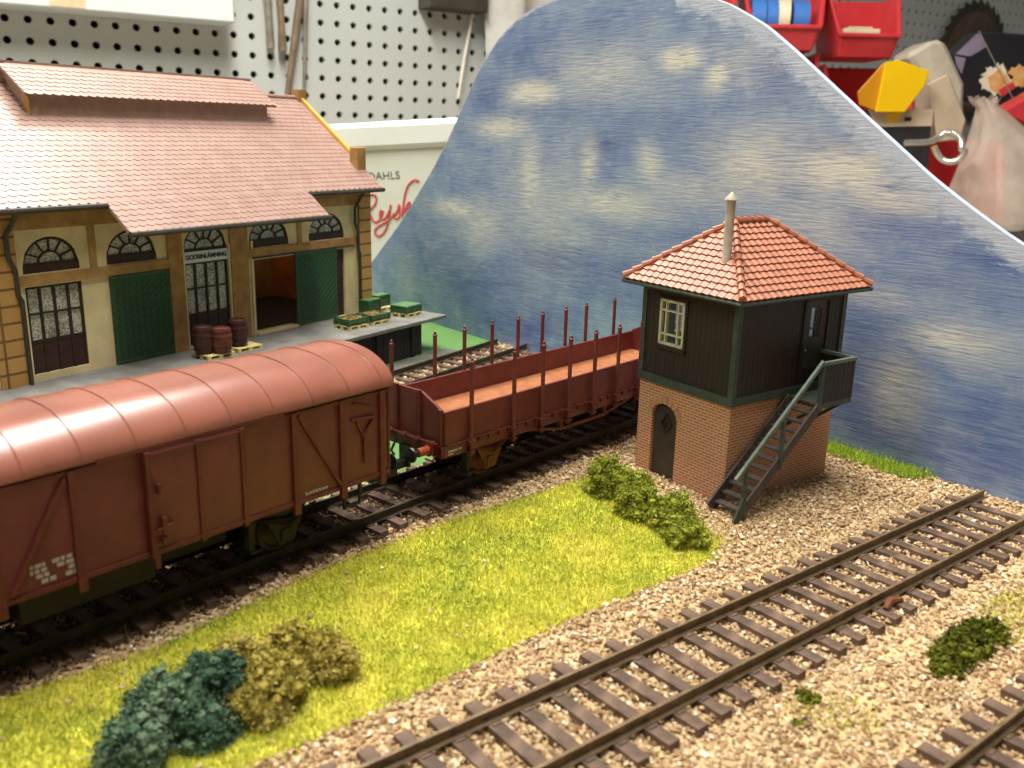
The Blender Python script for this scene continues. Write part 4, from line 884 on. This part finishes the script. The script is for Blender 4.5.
    gridwin(.95, 2.93, 1.45, 4.37, 2.55, 4, 2, 'tall_window'); gridwin(7.15, 9.22, 1.22, 4.5, 2.5, 4, 2, 'glazed_door')
    sg = MB().box(7.15, 9.22, -.03, .04, 4.5, 4.92).build('sign', 'white_lacquer', root)
    tx = bpy.data.curves.new('sign_text', 'FONT'); tx.body = 'GODSINLÄMNING'; tx.size = .235; tx.extrude = .006; tx.offset = .008; tx.align_x = 'CENTER'; tx.align_y = 'CENTER'; tx.materials.append(M['black'])
    to = bpy.data.objects.new('lettering', tx); COL.objects.link(to); to = meshed(to); to.parent = sg; to.location = (8.18, -.04, 4.71); to.rotation_euler = (PI/2, 0, 0)
    # green sliding doors with herringbone boards
    def gdoor(a, b, y):
        d_ = MB().box(a, b, y-.08, y, 1.24, 4.4).build('sliding_door', 'green_door', root)
        q = MB(); c = (a+b)/2
        q.box(a, b, y-.1, y-.08, 1.24, 1.34); q.box(a, b, y-.1, y-.08, 4.3, 4.4)
        for k in range(-1, 13):
            for sg_ in (-1, 1):
                z = 1.3+.27*k; x_in = c; x_out = c+sg_*(b-a)/2; dz = (b-a)/2*.9
                p0 = Vector((x_in, y-.085, z+.0)); p1 = Vector((x_out, y-.085, z+dz*(1 if True else -1)))
                # clip to the door
                f0 = max(0, (1.3-p0.z)/(p1.z-p0.z)); f1 = min(1, (4.34-p0.z)/(p1.z-p0.z))
                if f1 > f0+.05: q.bar(p0.lerp(p1, f0), p0.lerp(p1, f1), .03, .03, (0, 1, 0))
        q.build('battens', 'crate', d_)
    gdoor(3.95, 6.38, -.02); gdoor(12.76, 15.3, -.02)
    MB().box(15.32, 15.95, .1, .2, 1.22, 4.3).build('door_leaf', 'kick', root)
    MB().box(10.4, 16.4, -.12, -.09, 4.36, 4.44).build('door_rail', 'gutter', root)
    MB().box(10.5, 12.74, -.2, .25, 1.2, 1.3).build('threshold', 'cream', root)
    # ---- roof planes
    y_e, z_e, sl = -.55, 7.0, .768; yr, zr = 4.5, 7.0+.768*5.05; th = .12
    rf = MB()
    X0, X1 = -1.0, 17.9
    for sg_ in (0, 1):
        fy = (lambda y: y) if sg_ == 0 else (lambda y: 2*yr-y)
        rf.hexa([(X0, fy(y_e), z_e-th), (X1, fy(y_e), z_e-th), (X1, fy(yr), zr-th), (X0, fy(yr), zr-th), (X0, fy(y_e), z_e), (X1, fy(y_e), z_e), (X1, fy(yr), zr), (X0, fy(yr), zr)])
    ye2 = -1.72; ze2 = z_e+sl*(ye2-y_e); rf.hexa([(3.72, ye2, ze2-th), (13.15, ye2, ze2-th), (13.15, y_e, z_e-th), (3.72, y_e, z_e-th), (3.72, ye2, ze2), (13.15, ye2, ze2), (13.15, y_e, z_e), (3.72, y_e, z_e)])
    roof = rf.build('roof', 'ridge_board', root)
    def ftiles(x0, x1, ya, yb, flip=False, za=None, slope=sl, par=None, tw=.34, rh=.27, name='roof_tiles'):
        """fish-scale tiles in courses from the eave (ya) up to the ridge (yb)"""
        q = MB(); n = Vector((0, -slope, 1)).normalized(); ln = math.hypot(yb-ya, slope*(yb-ya)); rows = int(round(ln/rh)); up = Vector((0, 1, slope)).normalized()
        o_ = Vector((0, ya, za))
        for r in range(rows):
            off = (r % 2)*tw/2; x = x0-off
            while x < x1-.02:
                a, b = max(x, x0), min(x+tw, x1)
                if b-a > .05:
                    d0 = r*rh-.03; c = (a+b)/2; hw = (b-a)/2*.985
                    pts = [(-hw, 1.5*rh, .012), (hw, 1.5*rh, .012), (hw, .08, .034), (hw*.55, .015, .038), (0, -.02, .04), (-hw*.55, .015, .038), (-hw, .08, .034)]
                    top = []
                    for u, v, h in pts:
                        vv = min(d0+v, ln); top.append(o_+Vector((c+u, 0, 0))+up*vv+n*h)
                    if flip: top = [Vector((p.x, 2*yr-p.y, p.z)) for p in top]
                    q.quad(*top); nn = n if not flip else Vector((0, slope, 1)).normalized()
                    low = [p-nn*.04 for p in top[2:]]
                    for i in range(len(low)-1): q.quad(top[2+i], top[3+i], low[i+1], low[i])
                x += tw
        return q.build(name, 'rooftile', par, uv=False)
    ftiles(X0, X1, y_e-.05, yr, za=z_e-.05*sl, par=roof); ftiles(X0, X1, y_e-.05, yr, True, za=z_e-.05*sl, par=roof); ftiles(3.72, 13.15, ye2-.05, y_e+.1, za=ze2-.05*sl, par=roof)
    MB().tube([(X0, yr, zr+.05), (X1-.2, yr, zr+.05)], .1, 8).build('ridge_cap', 'rooftile', roof)
    # gable parapet: golden coping strips, ridge block, kneeler pillar
    q = MB(); 
    for sg_ in (0, 1):
        fy = (lambda y: y) if sg_ == 0 else (lambda y: 2*yr-y)
        q.bar((17.82, fy(.75), z_e+sl*(1.3)+.1), (17.82, fy(yr), zr+.1), .2, .2)
    q.build('gable_coping', 'gold', root)
    MB().box(17.6, 18.1, yr-.25, yr+.25, zr-.3, zr+.42).build('ridge_block', 'ochre', root)
    MB().box(17.3, 17.9, .35, .85, 7.4, 8.75).build('kneeler_pillar', 'ochre', root, bevel=.03)
    # ridge ventilator
    cy0, cy1 = 3.05, 2*yr-3.05; zc0 = z_e+sl*(3.05+.55)-.15; cz = 10.5
    v = MB().box(3.6, 14.45, cy0, cy1, zc0, cz); v.prism([(3.6, cy0, cz), (3.6, cy1, cz), (3.6, yr, cz+1.1)], (10.85, 0, 0)); vent = v.build('ridge_vent', 'ridge_board', root)
    s2 = .65; ce = 2.88; cze = 10.5; czr = cze+s2*(yr-ce)
    q = MB()
    for sg_ in (0, 1):
        fy = (lambda y: y) if sg_ == 0 else (lambda y: 2*yr-y)
        q.hexa([(3.35, fy(ce), cze-.1), (14.85, fy(ce), cze-.1), (14.85, fy(yr), czr-.1), (3.35, fy(yr), czr-.1), (3.35, fy(ce), cze), (14.85, fy(ce), cze), (14.85, fy(yr), czr), (3.35, fy(yr), czr)])
    q.build('vent_roof', 'ridge_board', vent)
    ftiles(3.35, 14.85, ce-.04, yr, za=cze-.03, slope=s2, par=vent, name='vent_tiles'); ftiles(3.35, 14.85, ce-.04, yr, True, za=cze-.03, slope=s2, par=vent, name='vent_tiles')
    MB().box(3.35, 14.85, yr-.08, yr+.08, czr, czr+.07).build('vent_ridge', 'rooftile', vent)
    MB().box(3.52, 3.6, cy0-.05, cy0+.3, zc0-.1, cz).build('vent_corner', 'ochre', vent)
    # gutters and downpipes
    def gutter(x0, x1, y, z):
        MB().tube([(x0, y, z), (x1, y, z)], .1, 8).build('gutter', 'gutter', root, smooth=True)
    gutter(X0, 3.75, y_e-.1, z_e-.12); gutter(13.1, X1+.05, y_e-.1, z_e-.12); gutter(3.7, 13.2, ye2-.1, ze2-.1)
    for x in (.55, 16.6):
        MB().tube([(x+.1, y_e-.05, 6.85), (x+.05, -.3, 6.45), (x-.12, -.18, 6.1), (x-.12, -.18, 5.4), (x+.06, -.18, 5.0), (x+.06, -.18, 4.2), (x+.16, -.18, 4.0), (x+.16, -.18, zf)], .075, 8).build('downpipe', 'gutter', root, smooth=True)
    # platform
    pr = empty('loading_platform', (*BD_O, 0), H(BD_A)); tag(pr, 'grey concrete loading platform with dark boarded underside along the shed', 'platform')
    MB().box(-4, 19.0, -3.5, D+.5, 1.03, 1.2).build('slab', 'platform', pr, bevel=.02)
    MB().box(-4, 17.4, -3.28, -3.1, -.44, 1.03).box(17.2, 17.4, -3.1, D, -.44, 1.03).build('fascia', 'fascia', pr)
    for k in range(9): MB().box(-2.6+2.4*k, -2.35+2.4*k, -3.36, -3.28, -.44, 1.03).build('support_post', 'underframe', pr)
shed()

# ------------------------------------------------------------------ barrels, pallets, crates on the platform
def on_platform(o, s, t, z, rz=0): o.location = (*W(BD_O, BD_A, s, t), z); o.rotation_euler = (0, 0, H(BD_A)+rz)
def make_pallet():
    root = empty('pallet', (0, 0, 0)); lx, ly = 1.16, .98
    q = MB()
    for k in range(5): y = -ly/2+(ly-.14)*k/4; q.box(-lx/2, lx/2, y, y+.14, .13, .165)
    q.build('deck', 'pallet', root); 
    for y in (-ly/2, -.07, ly/2-.14):
        q = MB()
        for x in (-lx/2, -.08, lx/2-.16): q.box(x, x+.16, y, y+.14, .03, .13)
        q.box(-lx/2, lx/2, y, y+.14, 0, .03); q.build('runner', 'pallet', root)
    return root
pal0 = make_pallet(); used = False
def pallet(s, t, rz, label):
    global used
    o = copy_tree(pal0) if used else pal0; used = True
    on_platform(o, s, t, 1.2, rz); tag(o, label, 'pallet', 'small pallets on the loading platform'); return o
pallet(6.95, -1.65, -.12, 'yellow wooden pallet under the two front barrels')
pallet(8.4, -1.55, -.05, 'yellow wooden pallet under the rear barrel')
pallet(14.05, -2.05, -.08, 'yellow wooden pallet under the leftmost open green crate')
pallet(15.42, -2.12, -.05, 'yellow wooden pallet under the second open green crate')
pallet(18.05, -.2, .0, 'yellow wooden pallet under the tall green crate at the back')
pallet(17.72, -2.12, .05, 'yellow wooden pallet under the lidded crate nearest the platform end')
def make_barrel(m):
    root = empty('barrel', (0, 0, 0)); pr = [(0, 0), (.3, 0), (.36, .22), (.4, .5), (.385, .72), (.33, 1.0), (.3, 1.02), (.29, .97), (0, .97)]
    MB().lathe(pr, (0, 0, 0), 'z', 20).build('body', m, root, smooth=True)
    for z, r in ((.16, .355), (.36, .39), (.68, .398), (.88, .365)): MB().lathe([(r-.02, z-.04), (r+.012, z-.04), (r+.012, z+.04), (r-.02, z+.04)], (0, 0, 0), 'z', 20).build('hoop', m, root, smooth=True)
    return root
for s, t, m, lb_ in ((6.62, -1.5, 'barrel_dark', 'dark brown barrel at the left on the front pallet'), (7.1, -1.92, 'barrel', 'red brown barrel foremost on the front pallet, hoops visible'), (8.25, -1.5, 'barrel_dark', 'dark brown barrel alone on the rear pallet')):
    b = make_barrel(m); on_platform(b, s, t, 1.365); b.scale = (.97, .97, 1.03 if m == 'barrel_dark' else .95); tag(b, lb_, 'barrel', 'barrels before the glazed shed door')
def make_crate(h, open_, m='crate', tilt=False):
    root = empty('crate', (0, 0, 0)); lx, ly = (1.08, .88) if h < .5 else (.85, .5)
    q = MB()
    if open_:
        q.box(-lx/2, lx/2, -ly/2, ly/2, 0, .05); q.box(-lx/2, lx/2, -ly/2, -ly/2+.05, .05, h); q.box(-lx/2, lx/2, ly/2-.05, ly/2, .05, h); q.box(-lx/2, -lx/2+.05, -ly/2+.05, ly/2-.05, .05, h); q.box(lx/2-.05, lx/2, -ly/2+.05, ly/2-.05, .05, h)
    else: q.box(-lx/2, lx/2, -ly/2, ly/2, 0, h)
    q.build('box', m, root, bevel=.015)
    q = MB()
    for sx in (-1, 1):
        for sy in (-1, 1): MB().box(sx*lx/2-.05, sx*lx/2+.05, sy*ly/2-.05, sy*ly/2+.05, 0, h+.01).build('corner_post', m, root)
    q.box(-lx/2-.02, lx/2+.02, -ly/2-.03, -ly/2, h*.45, h*.55); q.build('batten', m, root)
    if open_:
        n = 90; P_ = np.stack([RNG.uniform(-lx/2+.12, lx/2-.12, n), RNG.uniform(-ly/2+.1, ly/2-.1, n)], 1); o = stones('produce', P_, .06, 'produce', np.full(n, h-.05)); o.parent = root; o['kind'] = 'stuff'
        MB().box(-lx/2+.05, lx/2-.05, -ly/2+.05, ly/2-.05, .05, h-.06).build('filling', 'produce', root)
    else: MB().box(-lx/2-.02, lx/2+.02, -ly/2-.02, ly/2+.02, h, h+.06).build('lid', 'crate_light', root)
    return root
for s, t, z, rz, h, op, lb_ in ((14.05, -2.05, 1.365, -.08, .29, True, 'low green crate of brown produce, leftmost on the platform'), (15.42, -2.12, 1.365, -.05, .29, True, 'low green crate of brown produce, second along the platform edge'),
                           (16.75, -.75, 1.2, .1, .68, False, 'tall green crate standing without pallet beside the shed corner'), (18.05, -.2, 1.365, 0, .5, False, 'tall green crate on a pallet behind the others'), (17.72, -2.12, 1.365, .05, .3, False, 'low lidded green crate nearest the platform end')):
    c = make_crate(h, op); on_platform(c, s, t, z, rz); tag(c, lb_, 'crate', 'green crates on the loading platform')

# ------------------------------------------------------------------ things on and before the pegboard, left
def on_wall(o, s, d, z): o.location = (*W(WO, WA, s, -d), z); o.rotation_euler = (0, 0, H(WA))
o = MB().box(-30, 28.5, -4.5, -.02, 0, 14).build('wall_cabinet', 'white_lacquer', bevel=.15); on_wall(o, 0, 0, 19.2); tag(o, 'white cabinet edge across the pegboard top at the left', 'cabinet')
MB().box(12.0, 15.0, -4.54, -4.5, .2, 1.7).box(12.9, 14.0, -4.54, -4.5, 1.6, 2.4).build('stain', 'tan_stain', o)
def hang(name, pts, rs, m, label, cat, s, z, d=1.0):
    o = MB().tube(pts, rs, 8).build(name, m, smooth=True); on_wall(o, s, d, z); return tag(o, label, cat, 'tools hanging on the pegboard')
hang('awl', [(0, 0, 8), (.1, 0, 3), (.15, 0, 0), (.15, 0, -.1)], [.5, .38, .45, .3], 'steel', 'shiny steel tool tip hanging leftmost of the four', 'tool', 33.0, 17.4)
hang('chisel', [(0, 0, 8), (.1, 0, 3), (.1, 0, .3), (.1, 0, 0)], [.45, .33, .5, .45], 'tool_brown', 'brown tool tip hanging second from the left', 'tool', 34.3, 17.1)
hang('rod', [(2.3, 0, 12), (1.3, 0, 7), (0, 0, 0)], [.5, .42, .3], 'tool_brown', 'tapered grey brown rod hanging slanted above the shed', 'tool', 34.7, 12.8)
o = hang('strap', [(.6, 0, 11), (.3, 0, 5), (0, 0, 0)], [.3, .24, .2], 'steel', 'thin light twin rod hanging above the shed ridge end', 'tool', 36.6, 13.4)
hang('cable', [(2.4, 0, 12), (.9, 0, 5), (0, 0, 0)], [.2, .2, .16], 'cable', 'thin cream cable hanging slanted left of the backdrop', 'cable', 55.6, 13.2)
o = MB().box(0, 7.6, -3, -.02, 0, 8).build('dark_tray', 'blade_dark', bevel=.1); on_wall(o, 50.8, 0, 22.7); tag(o, 'dark tray edge at the top left of the backdrop', 'tray')
# crumpled translucent sheet hanging between pegboard and backdrop
def sheet():
    nx, nz = 26, 20; V = []; Fa = []
    for i in range(nx):
        for j in range(nz):
            V.append((i*1.0, .8*math.sin(i*.9+j*.15)+.35*math.sin(i*2.3+1)+.3*math.sin(j*.7+i*.4), j*2.4-14))
    for i in range(nx-1):
        for j in range(nz-1): a = i*nz+j; Fa.append((a, a+nz, a+nz+1, a+1))
    o = raw('plastic_sheet', np.array(V), np.array(Fa), 'sheetfilm'); o.data.polygons.foreach_set('use_smooth', [True]*len(Fa))
    o.modifiers.new('thick', 'SOLIDIFY').thickness = .05
    on_wall(o, 58.6, 3, 14); tag(o, 'crumpled pale plastic sheet hanging behind the top of the backdrop', 'plastic sheet')
sheet()
# white carton with red script
def carton():
    root = empty('white_carton', (-14.5, 62.0, -2.2), 0); root.rotation_euler = (0, -.075, 0); root.location.z = -2.2; tag(root, 'white carton with red script lettering behind the shed', 'carton')
    MB().box(-.2, 13.0, 0, 9, 0.0, 10.5).build('box', 'carton_face', root, bevel=.1)
    MB().box(-.5, 13.3, -.35, 9.3, 10.0, 11.75).build('lid', 'foam_box', root, bevel=.3)
    def text(body, x, z, size, m, par):
        tx = bpy.data.curves.new('text', 'FONT'); tx.body = body; tx.size = size; tx.extrude = .01; tx.materials.append(M[m]); to = bpy.data.objects.new('lettering', tx); COL.objects.link(to); to = meshed(to); to.parent = par; to.location = (x, -.02, z); to.rotation_euler = (PI/2, 0, 0); return to
    kids = root
    t = text('LINDAHLS', 4.2, 8.1, .70, 'ink', root)
    text('Y', 8.3, 4.7, .4, 'ink', root)
    # red script strokes: pixel-like units of the label, flipped to the carton face
    S = [[(75, 470), (88, 445), (110, 425), (130, 428), (137, 445), (128, 470), (108, 490), (92, 500), (98, 520), (108, 545), (122, 556), (140, 550), (155, 530), (165, 505)],
         [(155, 500), (148, 520), (150, 540), (165, 545), (182, 532), (200, 502)], [(207, 478), (200, 510), (188, 560), (165, 605), (138, 626), (118, 618), (114, 600), (130, 582), (165, 565), (200, 545), (222, 520)],
         [(218, 535), (238, 510), (250, 480), (252, 505), (250, 530), (236, 545), (220, 540)],
         [(262, 540), (270, 490), (285, 430), (305, 388), (330, 368), (350, 366), (360, 375)], [(268, 520), (285, 490), (302, 470), (306, 482), (292, 500), (278, 506), (292, 522), (305, 535), (318, 528)]]
    q = MB()
    for st in S:
        pts = [Vector(((u-88)*.0130+5.1, -.03, 6.95-(v-440)*.0135)) for u, v in st]; fine = []
        for i in range(len(pts)-1):      # Catmull-Rom
            p0, p1, p2, p3 = pts[max(i-1, 0)], pts[i], pts[i+1], pts[min(i+2, len(pts)-1)]
            for k in range(5): t = k/5; fine.append(.5*((2*p1)+(p2-p0)*t+(2*p0-5*p1+4*p2-p3)*t*t+(3*p1-p0-3*p2+p3)*t**3))
        fine.append(pts[-1]); q.tube(fine, .075, 6)
    q.build('lettering', 'ink_red', root, smooth=True)
carton()

# ------------------------------------------------------------------ bins and odds and ends behind the backdrop, right
o = MB().box(-9, 9, -6, 6, 0, 8.0); o.box(-9.2, 9.2, -6.2, 6.2, 7.0, 8.2); ch = o.build('tool_chest', 'wood', bevel=.2); ch.location = (31.5, 112, -2.2); tag(ch, 'wooden chest on the bench carrying the stacked red bins', 'chest')
def make_bin():
    root = empty('storage_bin', (0, 0, 0)); t = .25
    w0, w1, D, hb, hf = 3.0, 4.1, 9.0, 6.4, 2.2     # bottom and top half width, depth, back and lip height
    q = MB()
    q.hexa([(-w0, 0.8, 0), (w0, .8, 0), (w0, D, 0), (-w0, D, 0), (-w0, .8, t), (w0, .8, t), (w0, D, t), (-w0, D, t)])
    for sx in (-1, 1):
        wz = lambda z: w0+(w1-w0)*z/hb
        out = [(sx*wz(0), .8, 0), (sx*wz(hf), 0, hf), (sx*wz(hf+.3), .2, hf+.3), (sx*wz(hb), 3.2, hb), (sx*wz(hb), D, hb), (sx*wz(0), D, 0)]
        q.prism(out, (-sx*t, 0, 0))
    q.hexa([(-w0, .8, 0), (w0, .8, 0), (w0, .8+t, 0), (-w0, .8+t, 0), (-w0-.45, 0, hf), (w0+.45, 0, hf), (w0+.45, t, hf), (-w0-.45, t, hf)])
    q.hexa([(-w0, D-t, 0), (w0, D-t, 0), (w0, D, 0), (-w0, D, 0), (-w1, D-t, hb), (w1, D-t, hb), (w1, D, hb), (-w1, D, hb)])
    q.build('body', 'red_plastic', root, bevel=.06)
    MB().bar((-w0-.55, -.1, hf), (w0+.55, -.1, hf), .35, .4).build('front_lip', 'red_plastic', root, bevel=.08)
    q = MB().bar((-w1, D, hb), (w1, D, hb), .35, .4)
    for sx in (-1, 1): q.bar((sx*w1, 3.2, hb), (sx*w1, D, hb), .35, .35); q.bar((sx*(w0+.5), .1, hf), (sx*w1, 3.2, hb), .35, .35, (0, 1, 0))
    q.build('rim', 'red_plastic', root, bevel=.08)
    return root
bin0 = make_bin(); bu = [False]
def sbin(x, y, z, rz, sc_, label):
    o = copy_tree(bin0) if bu[0] else bin0; bu[0] = True
    o.location = (x, y, z); o.rotation_euler = (0, 0, rz); o.scale = sc_; tag(o, label, 'storage bin', 'red open-fronted storage bins'); return o
sbin(28.3, 105, 18.75, -.1, (1.05, 1.05, 1.05), 'red storage bin holding blue and cream tape rolls')
sbin(28.3, 105, 12.2, -.1, (1.05, 1.05, 1.0), 'red bin hidden below the one with tape rolls, upper')
sbin(28.3, 105, 6.0, -.1, (1.05, 1.05, .95), 'red bin hidden below the one with tape rolls, lower')
sbin(37.4, 105, 18.2, .02, (.93, .93, 1.0), 'red storage bin with a cream strip inside, right of the tapes')
sbin(38.6, 105.2, 9.9, -.12, (1.2, 1.0, 1.18), 'large red storage bin behind the yellow card')
sbin(19.0, 106, 19.0, -.1, (1.05, 1.05, 1.05), 'red storage bin left of the tape rolls, top of backdrop')
sbin(46.5, 99, -2.2, .1, (1.5, 1.1, 1.85), 'red storage bin standing on the bench beneath the plastic bag')
o = MB().box(-4.2, 3.9, 0, 9, -.4, 0).box(-4, -3.6, 0, 9, -15, -.4).build('bin_shelf', 'wood'); o.location = (19, 106, 18.95); tag(o, 'hidden wooden shelf under the leftmost red bin', 'shelf')
def roll(x, y, z, rz, m, label, wd=1.5, r=2.3):
    o = MB().lathe([(1.3, 0), (r, 0), (r, wd), (1.3, wd), (1.3, 0)], (0, 0, 0), 'x', 28).build('tape_roll', m, smooth=True); o.location = (x, y, z); o.rotation_euler = (0, 0, rz); tag(o, label, 'tape', 'tape rolls in the red bin'); return o
roll(25.1, 108.3, 21.9, -.1, 'tape_blue', 'blue tape roll at the left end of the bin', 1.5); roll(26.7, 108.2, 21.9, -.1, 'tape_blue', 'blue tape roll next to the cream one, left side', 1.2)
roll(28.0, 108.1, 21.9, -.18, 'tape_cream', 'cream masking tape roll between the blue rolls', 1.3); roll(29.5, 108.0, 21.8, -.1, 'tape_blue', 'blue tape roll at the right end of the bin', 1.7)
o = MB().box(0, 4, 0, 1.2, 0, .8).box(.6, 3.2, .1, 1.1, .8, 1.0).build('strip', 'tape_cream', bevel=.1); o.location = (34.8, 105.9, 20.35); tag(o, 'cream wooden strip lying in the small red bin', 'strip')
def sheetbox(name, pts, th, m, label, cat, loc, group=None):
    pass
# yellow bent card: two faces folded along an edge
def prism_at(name, poly2, depth, m, Y, label, cat, yaw=0, bevel=.05, parent=None):
    """a real thick body: poly2 in (x, z), depth along y"""
    cx = sum(p[0] for p in poly2)/len(poly2); q = MB().prism([(p[0]-cx, 0, p[1]) for p in poly2], (0, depth, 0)); o = q.build(name, m, parent, bevel=bevel); o.location = (cx, Y, 0); o.rotation_euler = (0, 0, yaw)
    if label: tag(o, label, cat)
    return o
def xz(u, v, Y):
    x = (u-512)/F_PX; y = (v-384)/F_PX; c, s = math.cos(-.025), math.sin(-.025); x, y = x*c-y*s, x*s+y*c
    c, s = math.cos(.269), math.sin(.269); d = (x, c-y*s, -s-y*c); return d[0]*Y/d[1], 9.663+d[2]*Y/d[1]
XP = lambda L_, Y: [xz(u, v, Y) for u, v in L_]
#--BACKGROUND--
yc_ = MB(); F1 = XP([(860, 90), (884, 63), (899, 60), (930, 70), (905, 112), (872, 112)], 98)
yo = prism_at('yellow_card', XP([(858, 92), (884, 63), (899, 60), (903, 84), (876, 111), (860, 105)], 98), .3, 'amber', 98, None, None)
yr_ = prism_at('folded_face', XP([(886, 62), (899, 60), (930, 71), (925, 85), (905, 112), (876, 112)], 97.6), .35, 'yellow', 97.6, None, None)
yr_.parent = yo; yr_.location = (yr_.location.x-yo.location.x, -.4, 0); tag(yo, 'bright yellow folded plastic card leaning before the red bins', 'card')
cb = prism_at('blister_card', XP([(868, 109), (933, 109), (931, 127), (928, 175), (880, 175)], 99), 1.2, 'card_black', 99, 'black and beige packaging card under the yellow card', 'package')
q = prism_at('beige_band', XP([(868, 109), (933, 109), (932, 126), (875, 127)], 98.9), .1, 'card_beige', 98.9, None, None, bevel=0); q.parent = cb; q.location = (q.location.x-cb.location.x, -.12, 0)
q = prism_at('yellow_arrow', XP([(886, 114), (903, 112), (898, 121), (887, 123)], 98.8), .06, 'yellow', 98.8, None, None, bevel=0); q.parent = cb; q.location = (q.location.x-cb.location.x, -.2, 0)
q = prism_at('dark_mark', XP([(905, 117), (912, 117), (911, 121), (904, 121)], 98.8), .06, 'pack_black', 98.8, None, None, bevel=0); q.parent = cb; q.location = (q.location.x-cb.location.x, -.2, 0)
# clear container
cl = prism_at('clear_container', XP([(907, 55), (932, 40), (944, 40), (950, 50), (965, 84), (964, 132), (938, 140), (928, 84)], 99.5), 4.5, 'clear', 99.5, 'translucent plastic container with open top beside the yellow card', 'container', bevel=.4)
q = prism_at('lower_half', XP([(927, 84), (948, 74), (966, 120), (960, 140), (938, 142)], 99.2), .3, 'card_beige', 99.2, None, None, bevel=.1); q.parent = cl; q.location = (q.location.x-cl.location.x, -.35, 0)
# circular saw blade on the wall
def blade():
    n = 30; pts = []
    for k in range(n):
        a = 2*PI*k/n
        for da, r in ((0, 9.6), (.12, 10.3), (.14, 9.5)): pts.append((r*math.cos(a+da), r*math.sin(a+da)))
    o = MB().prism([(p[0], 0, p[1]) for p in pts], (0, .25, 0)).build('saw_blade', 'blade_dark'); on_wall(o, 157.5, 1.0, 23.0)
    c = MB().lathe([(1.2, -.05), (8.2, -.05), (8.2, 0), (1.2, 0), (1.2, -.05)], (0, 0, 0), 'y', 40).build('blade_face', 'blade', o); tag(o, 'round toothed saw blade hanging on the far pegboard', 'saw blade')
blade()
# black package with pompom picture
pk = prism_at('printed_package', XP([(954, 55), (979, 31), (1040, 35), (1060, 90), (1005, 112), (962, 100)], 104), 3.0, 'pack_black', 104, 'glossy black package printed with a fluffy cream and orange pompom', 'package', bevel=.2)
def on_pk(L_, m, name, dy=-.06, Y=103.9):
    q = prism_at(name, XP(L_, Y), .05, m, Y, None, None, bevel=0); q.parent = pk; q.location = (q.location.x-pk.location.x, dy, 0)
on_pk([(956, 54), (978, 33), (988, 46), (971, 56), (968, 56)], 'pack_mauve', 'mauve_panel'); on_pk([(955, 56), (966, 58), (962, 74), (957, 66)], 'pack_mauve', 'mauve_panel')
def fluff(cu, cv, r, name, m, j=.25):
    on_pk([(cu+r*(1+random.uniform(-j, j))*math.cos(t), cv+r*(1+random.uniform(-j, j))*math.sin(t)) for t in np.linspace(0, 2*PI, 40)[:-1]], m, name, -.08)
fluff(996, 80, 15, 'pompom_print', 'print_white'); on_pk([(988, 78), (1000, 68), (1012, 84), (998, 94), (990, 88)], 'print_orange', 'pompom_centre', -.14); on_pk([(998, 90), (1012, 82), (1015, 88), (1002, 97)], 'red_plastic', 'ribbon_print', -.18)
fluff(1020, 76, 11, 'pompom_print', 'print_orange')
q = MB().bar((0, 0, 0), (5.2, 0, -7.4), .12, .12).build('silver_edge', 'chrome', pk); e0 = xz(979, 31, 103.8); q.location = (e0[0]-pk.location.x, -.15, e0[1])
rb = prism_at('red_lid', XP([(1000, 112), (1040, 90), (1040, 130), (1012, 118)], 99), 3, 'red_plastic', 99, 'red plastic lid edge below the pompom package', 'lid', bevel=.2)
# chrome bent hook, standing out of the red bin
def hook():
    pts = []
    P2 = [(905, 143), (930, 142), (940, 138), (948, 133), (956, 134), (960, 141), (959, 149), (962, 152), (956, 160), (949, 162), (943, 159), (939, 152), (936, 146)]
    V_ = [Vector((xz(u, v, 88)[0], .6*math.sin(i*.7), xz(u, v, 88)[1])) for i, (u, v) in enumerate(P2)]; fine = []
    for i in range(len(V_)-1):
        p0, p1, p2, p3 = V_[max(i-1, 0)], V_[i], V_[i+1], V_[min(i+2, len(V_)-1)]
        for k in range(5): t = k/5; fine.append(.5*((2*p1)+(p2-p0)*t+(2*p0-5*p1+4*p2-p3)*t*t+(3*p1-p0-3*p2+p3)*t**3))
    c = fine[0].copy(); o = MB().tube([p-c for p in fine], .3, 10).build('chrome_hook', 'chrome', smooth=True); o.location = (c.x, 88+c.y, c.z); tag(o, 'bent shiny metal loop hook before the red bin', 'hook')
hook()
# plastic bag on the bench
def bag():
    lv = [(118, 10, 232), (0, 0, 0)]; rows = []
    prof = [(984, 98, 14, 1.5), (986, 106, 7, 1.4), (992, 118, 14, 2), (1006, 145, 34, 3), (1016, 175, 58, 3.6), (1024, 205, 74, 4), (1026, 226, 76, 3.6)]
    V = []; Fa = []; n = 36
    for (cu, v, hw, dp) in prof:
        cx, cz = xz(cu, v, 91); wx = hw/F_PX*91
        for k in range(n):
            t = 2*PI*k/n; f = 1+.07*math.sin(5*t+v*.05)+.05*math.sin(9*t)
            V.append((cx+wx*math.cos(t)*f-46, dp*math.sin(t)*f, cz+.25*math.sin(7*t)))
    for i in range(len(prof)-1):
        for k in range(n): a = i*n+k; b = i*n+(k+1) % n; Fa.append((a, b, b+n, a+n))
    o = raw('plastic_bag', np.array(V), np.array(Fa), 'bagfilm'); o.data.polygons.foreach_set('use_smooth', [True]*len(Fa)); o.location = (46, 91, 0); tag(o, 'crumpled translucent plastic bag bulging beside the backdrop edge', 'bag')
bag()
o = MB().lathe([(0, 0), (3, 0), (3.4, .3), (3.4, 2.6), (3.2, 2.8), (0, 2.8)], (0, 0, 0), 'z', 32).build('screw_jar', 'white_lacquer', smooth=True); x_, z_ = xz(1038, 240, 80); o.location = (x_, 80, -2.2); tag(o, 'white plastic jar at the right edge behind the backdrop', 'jar')
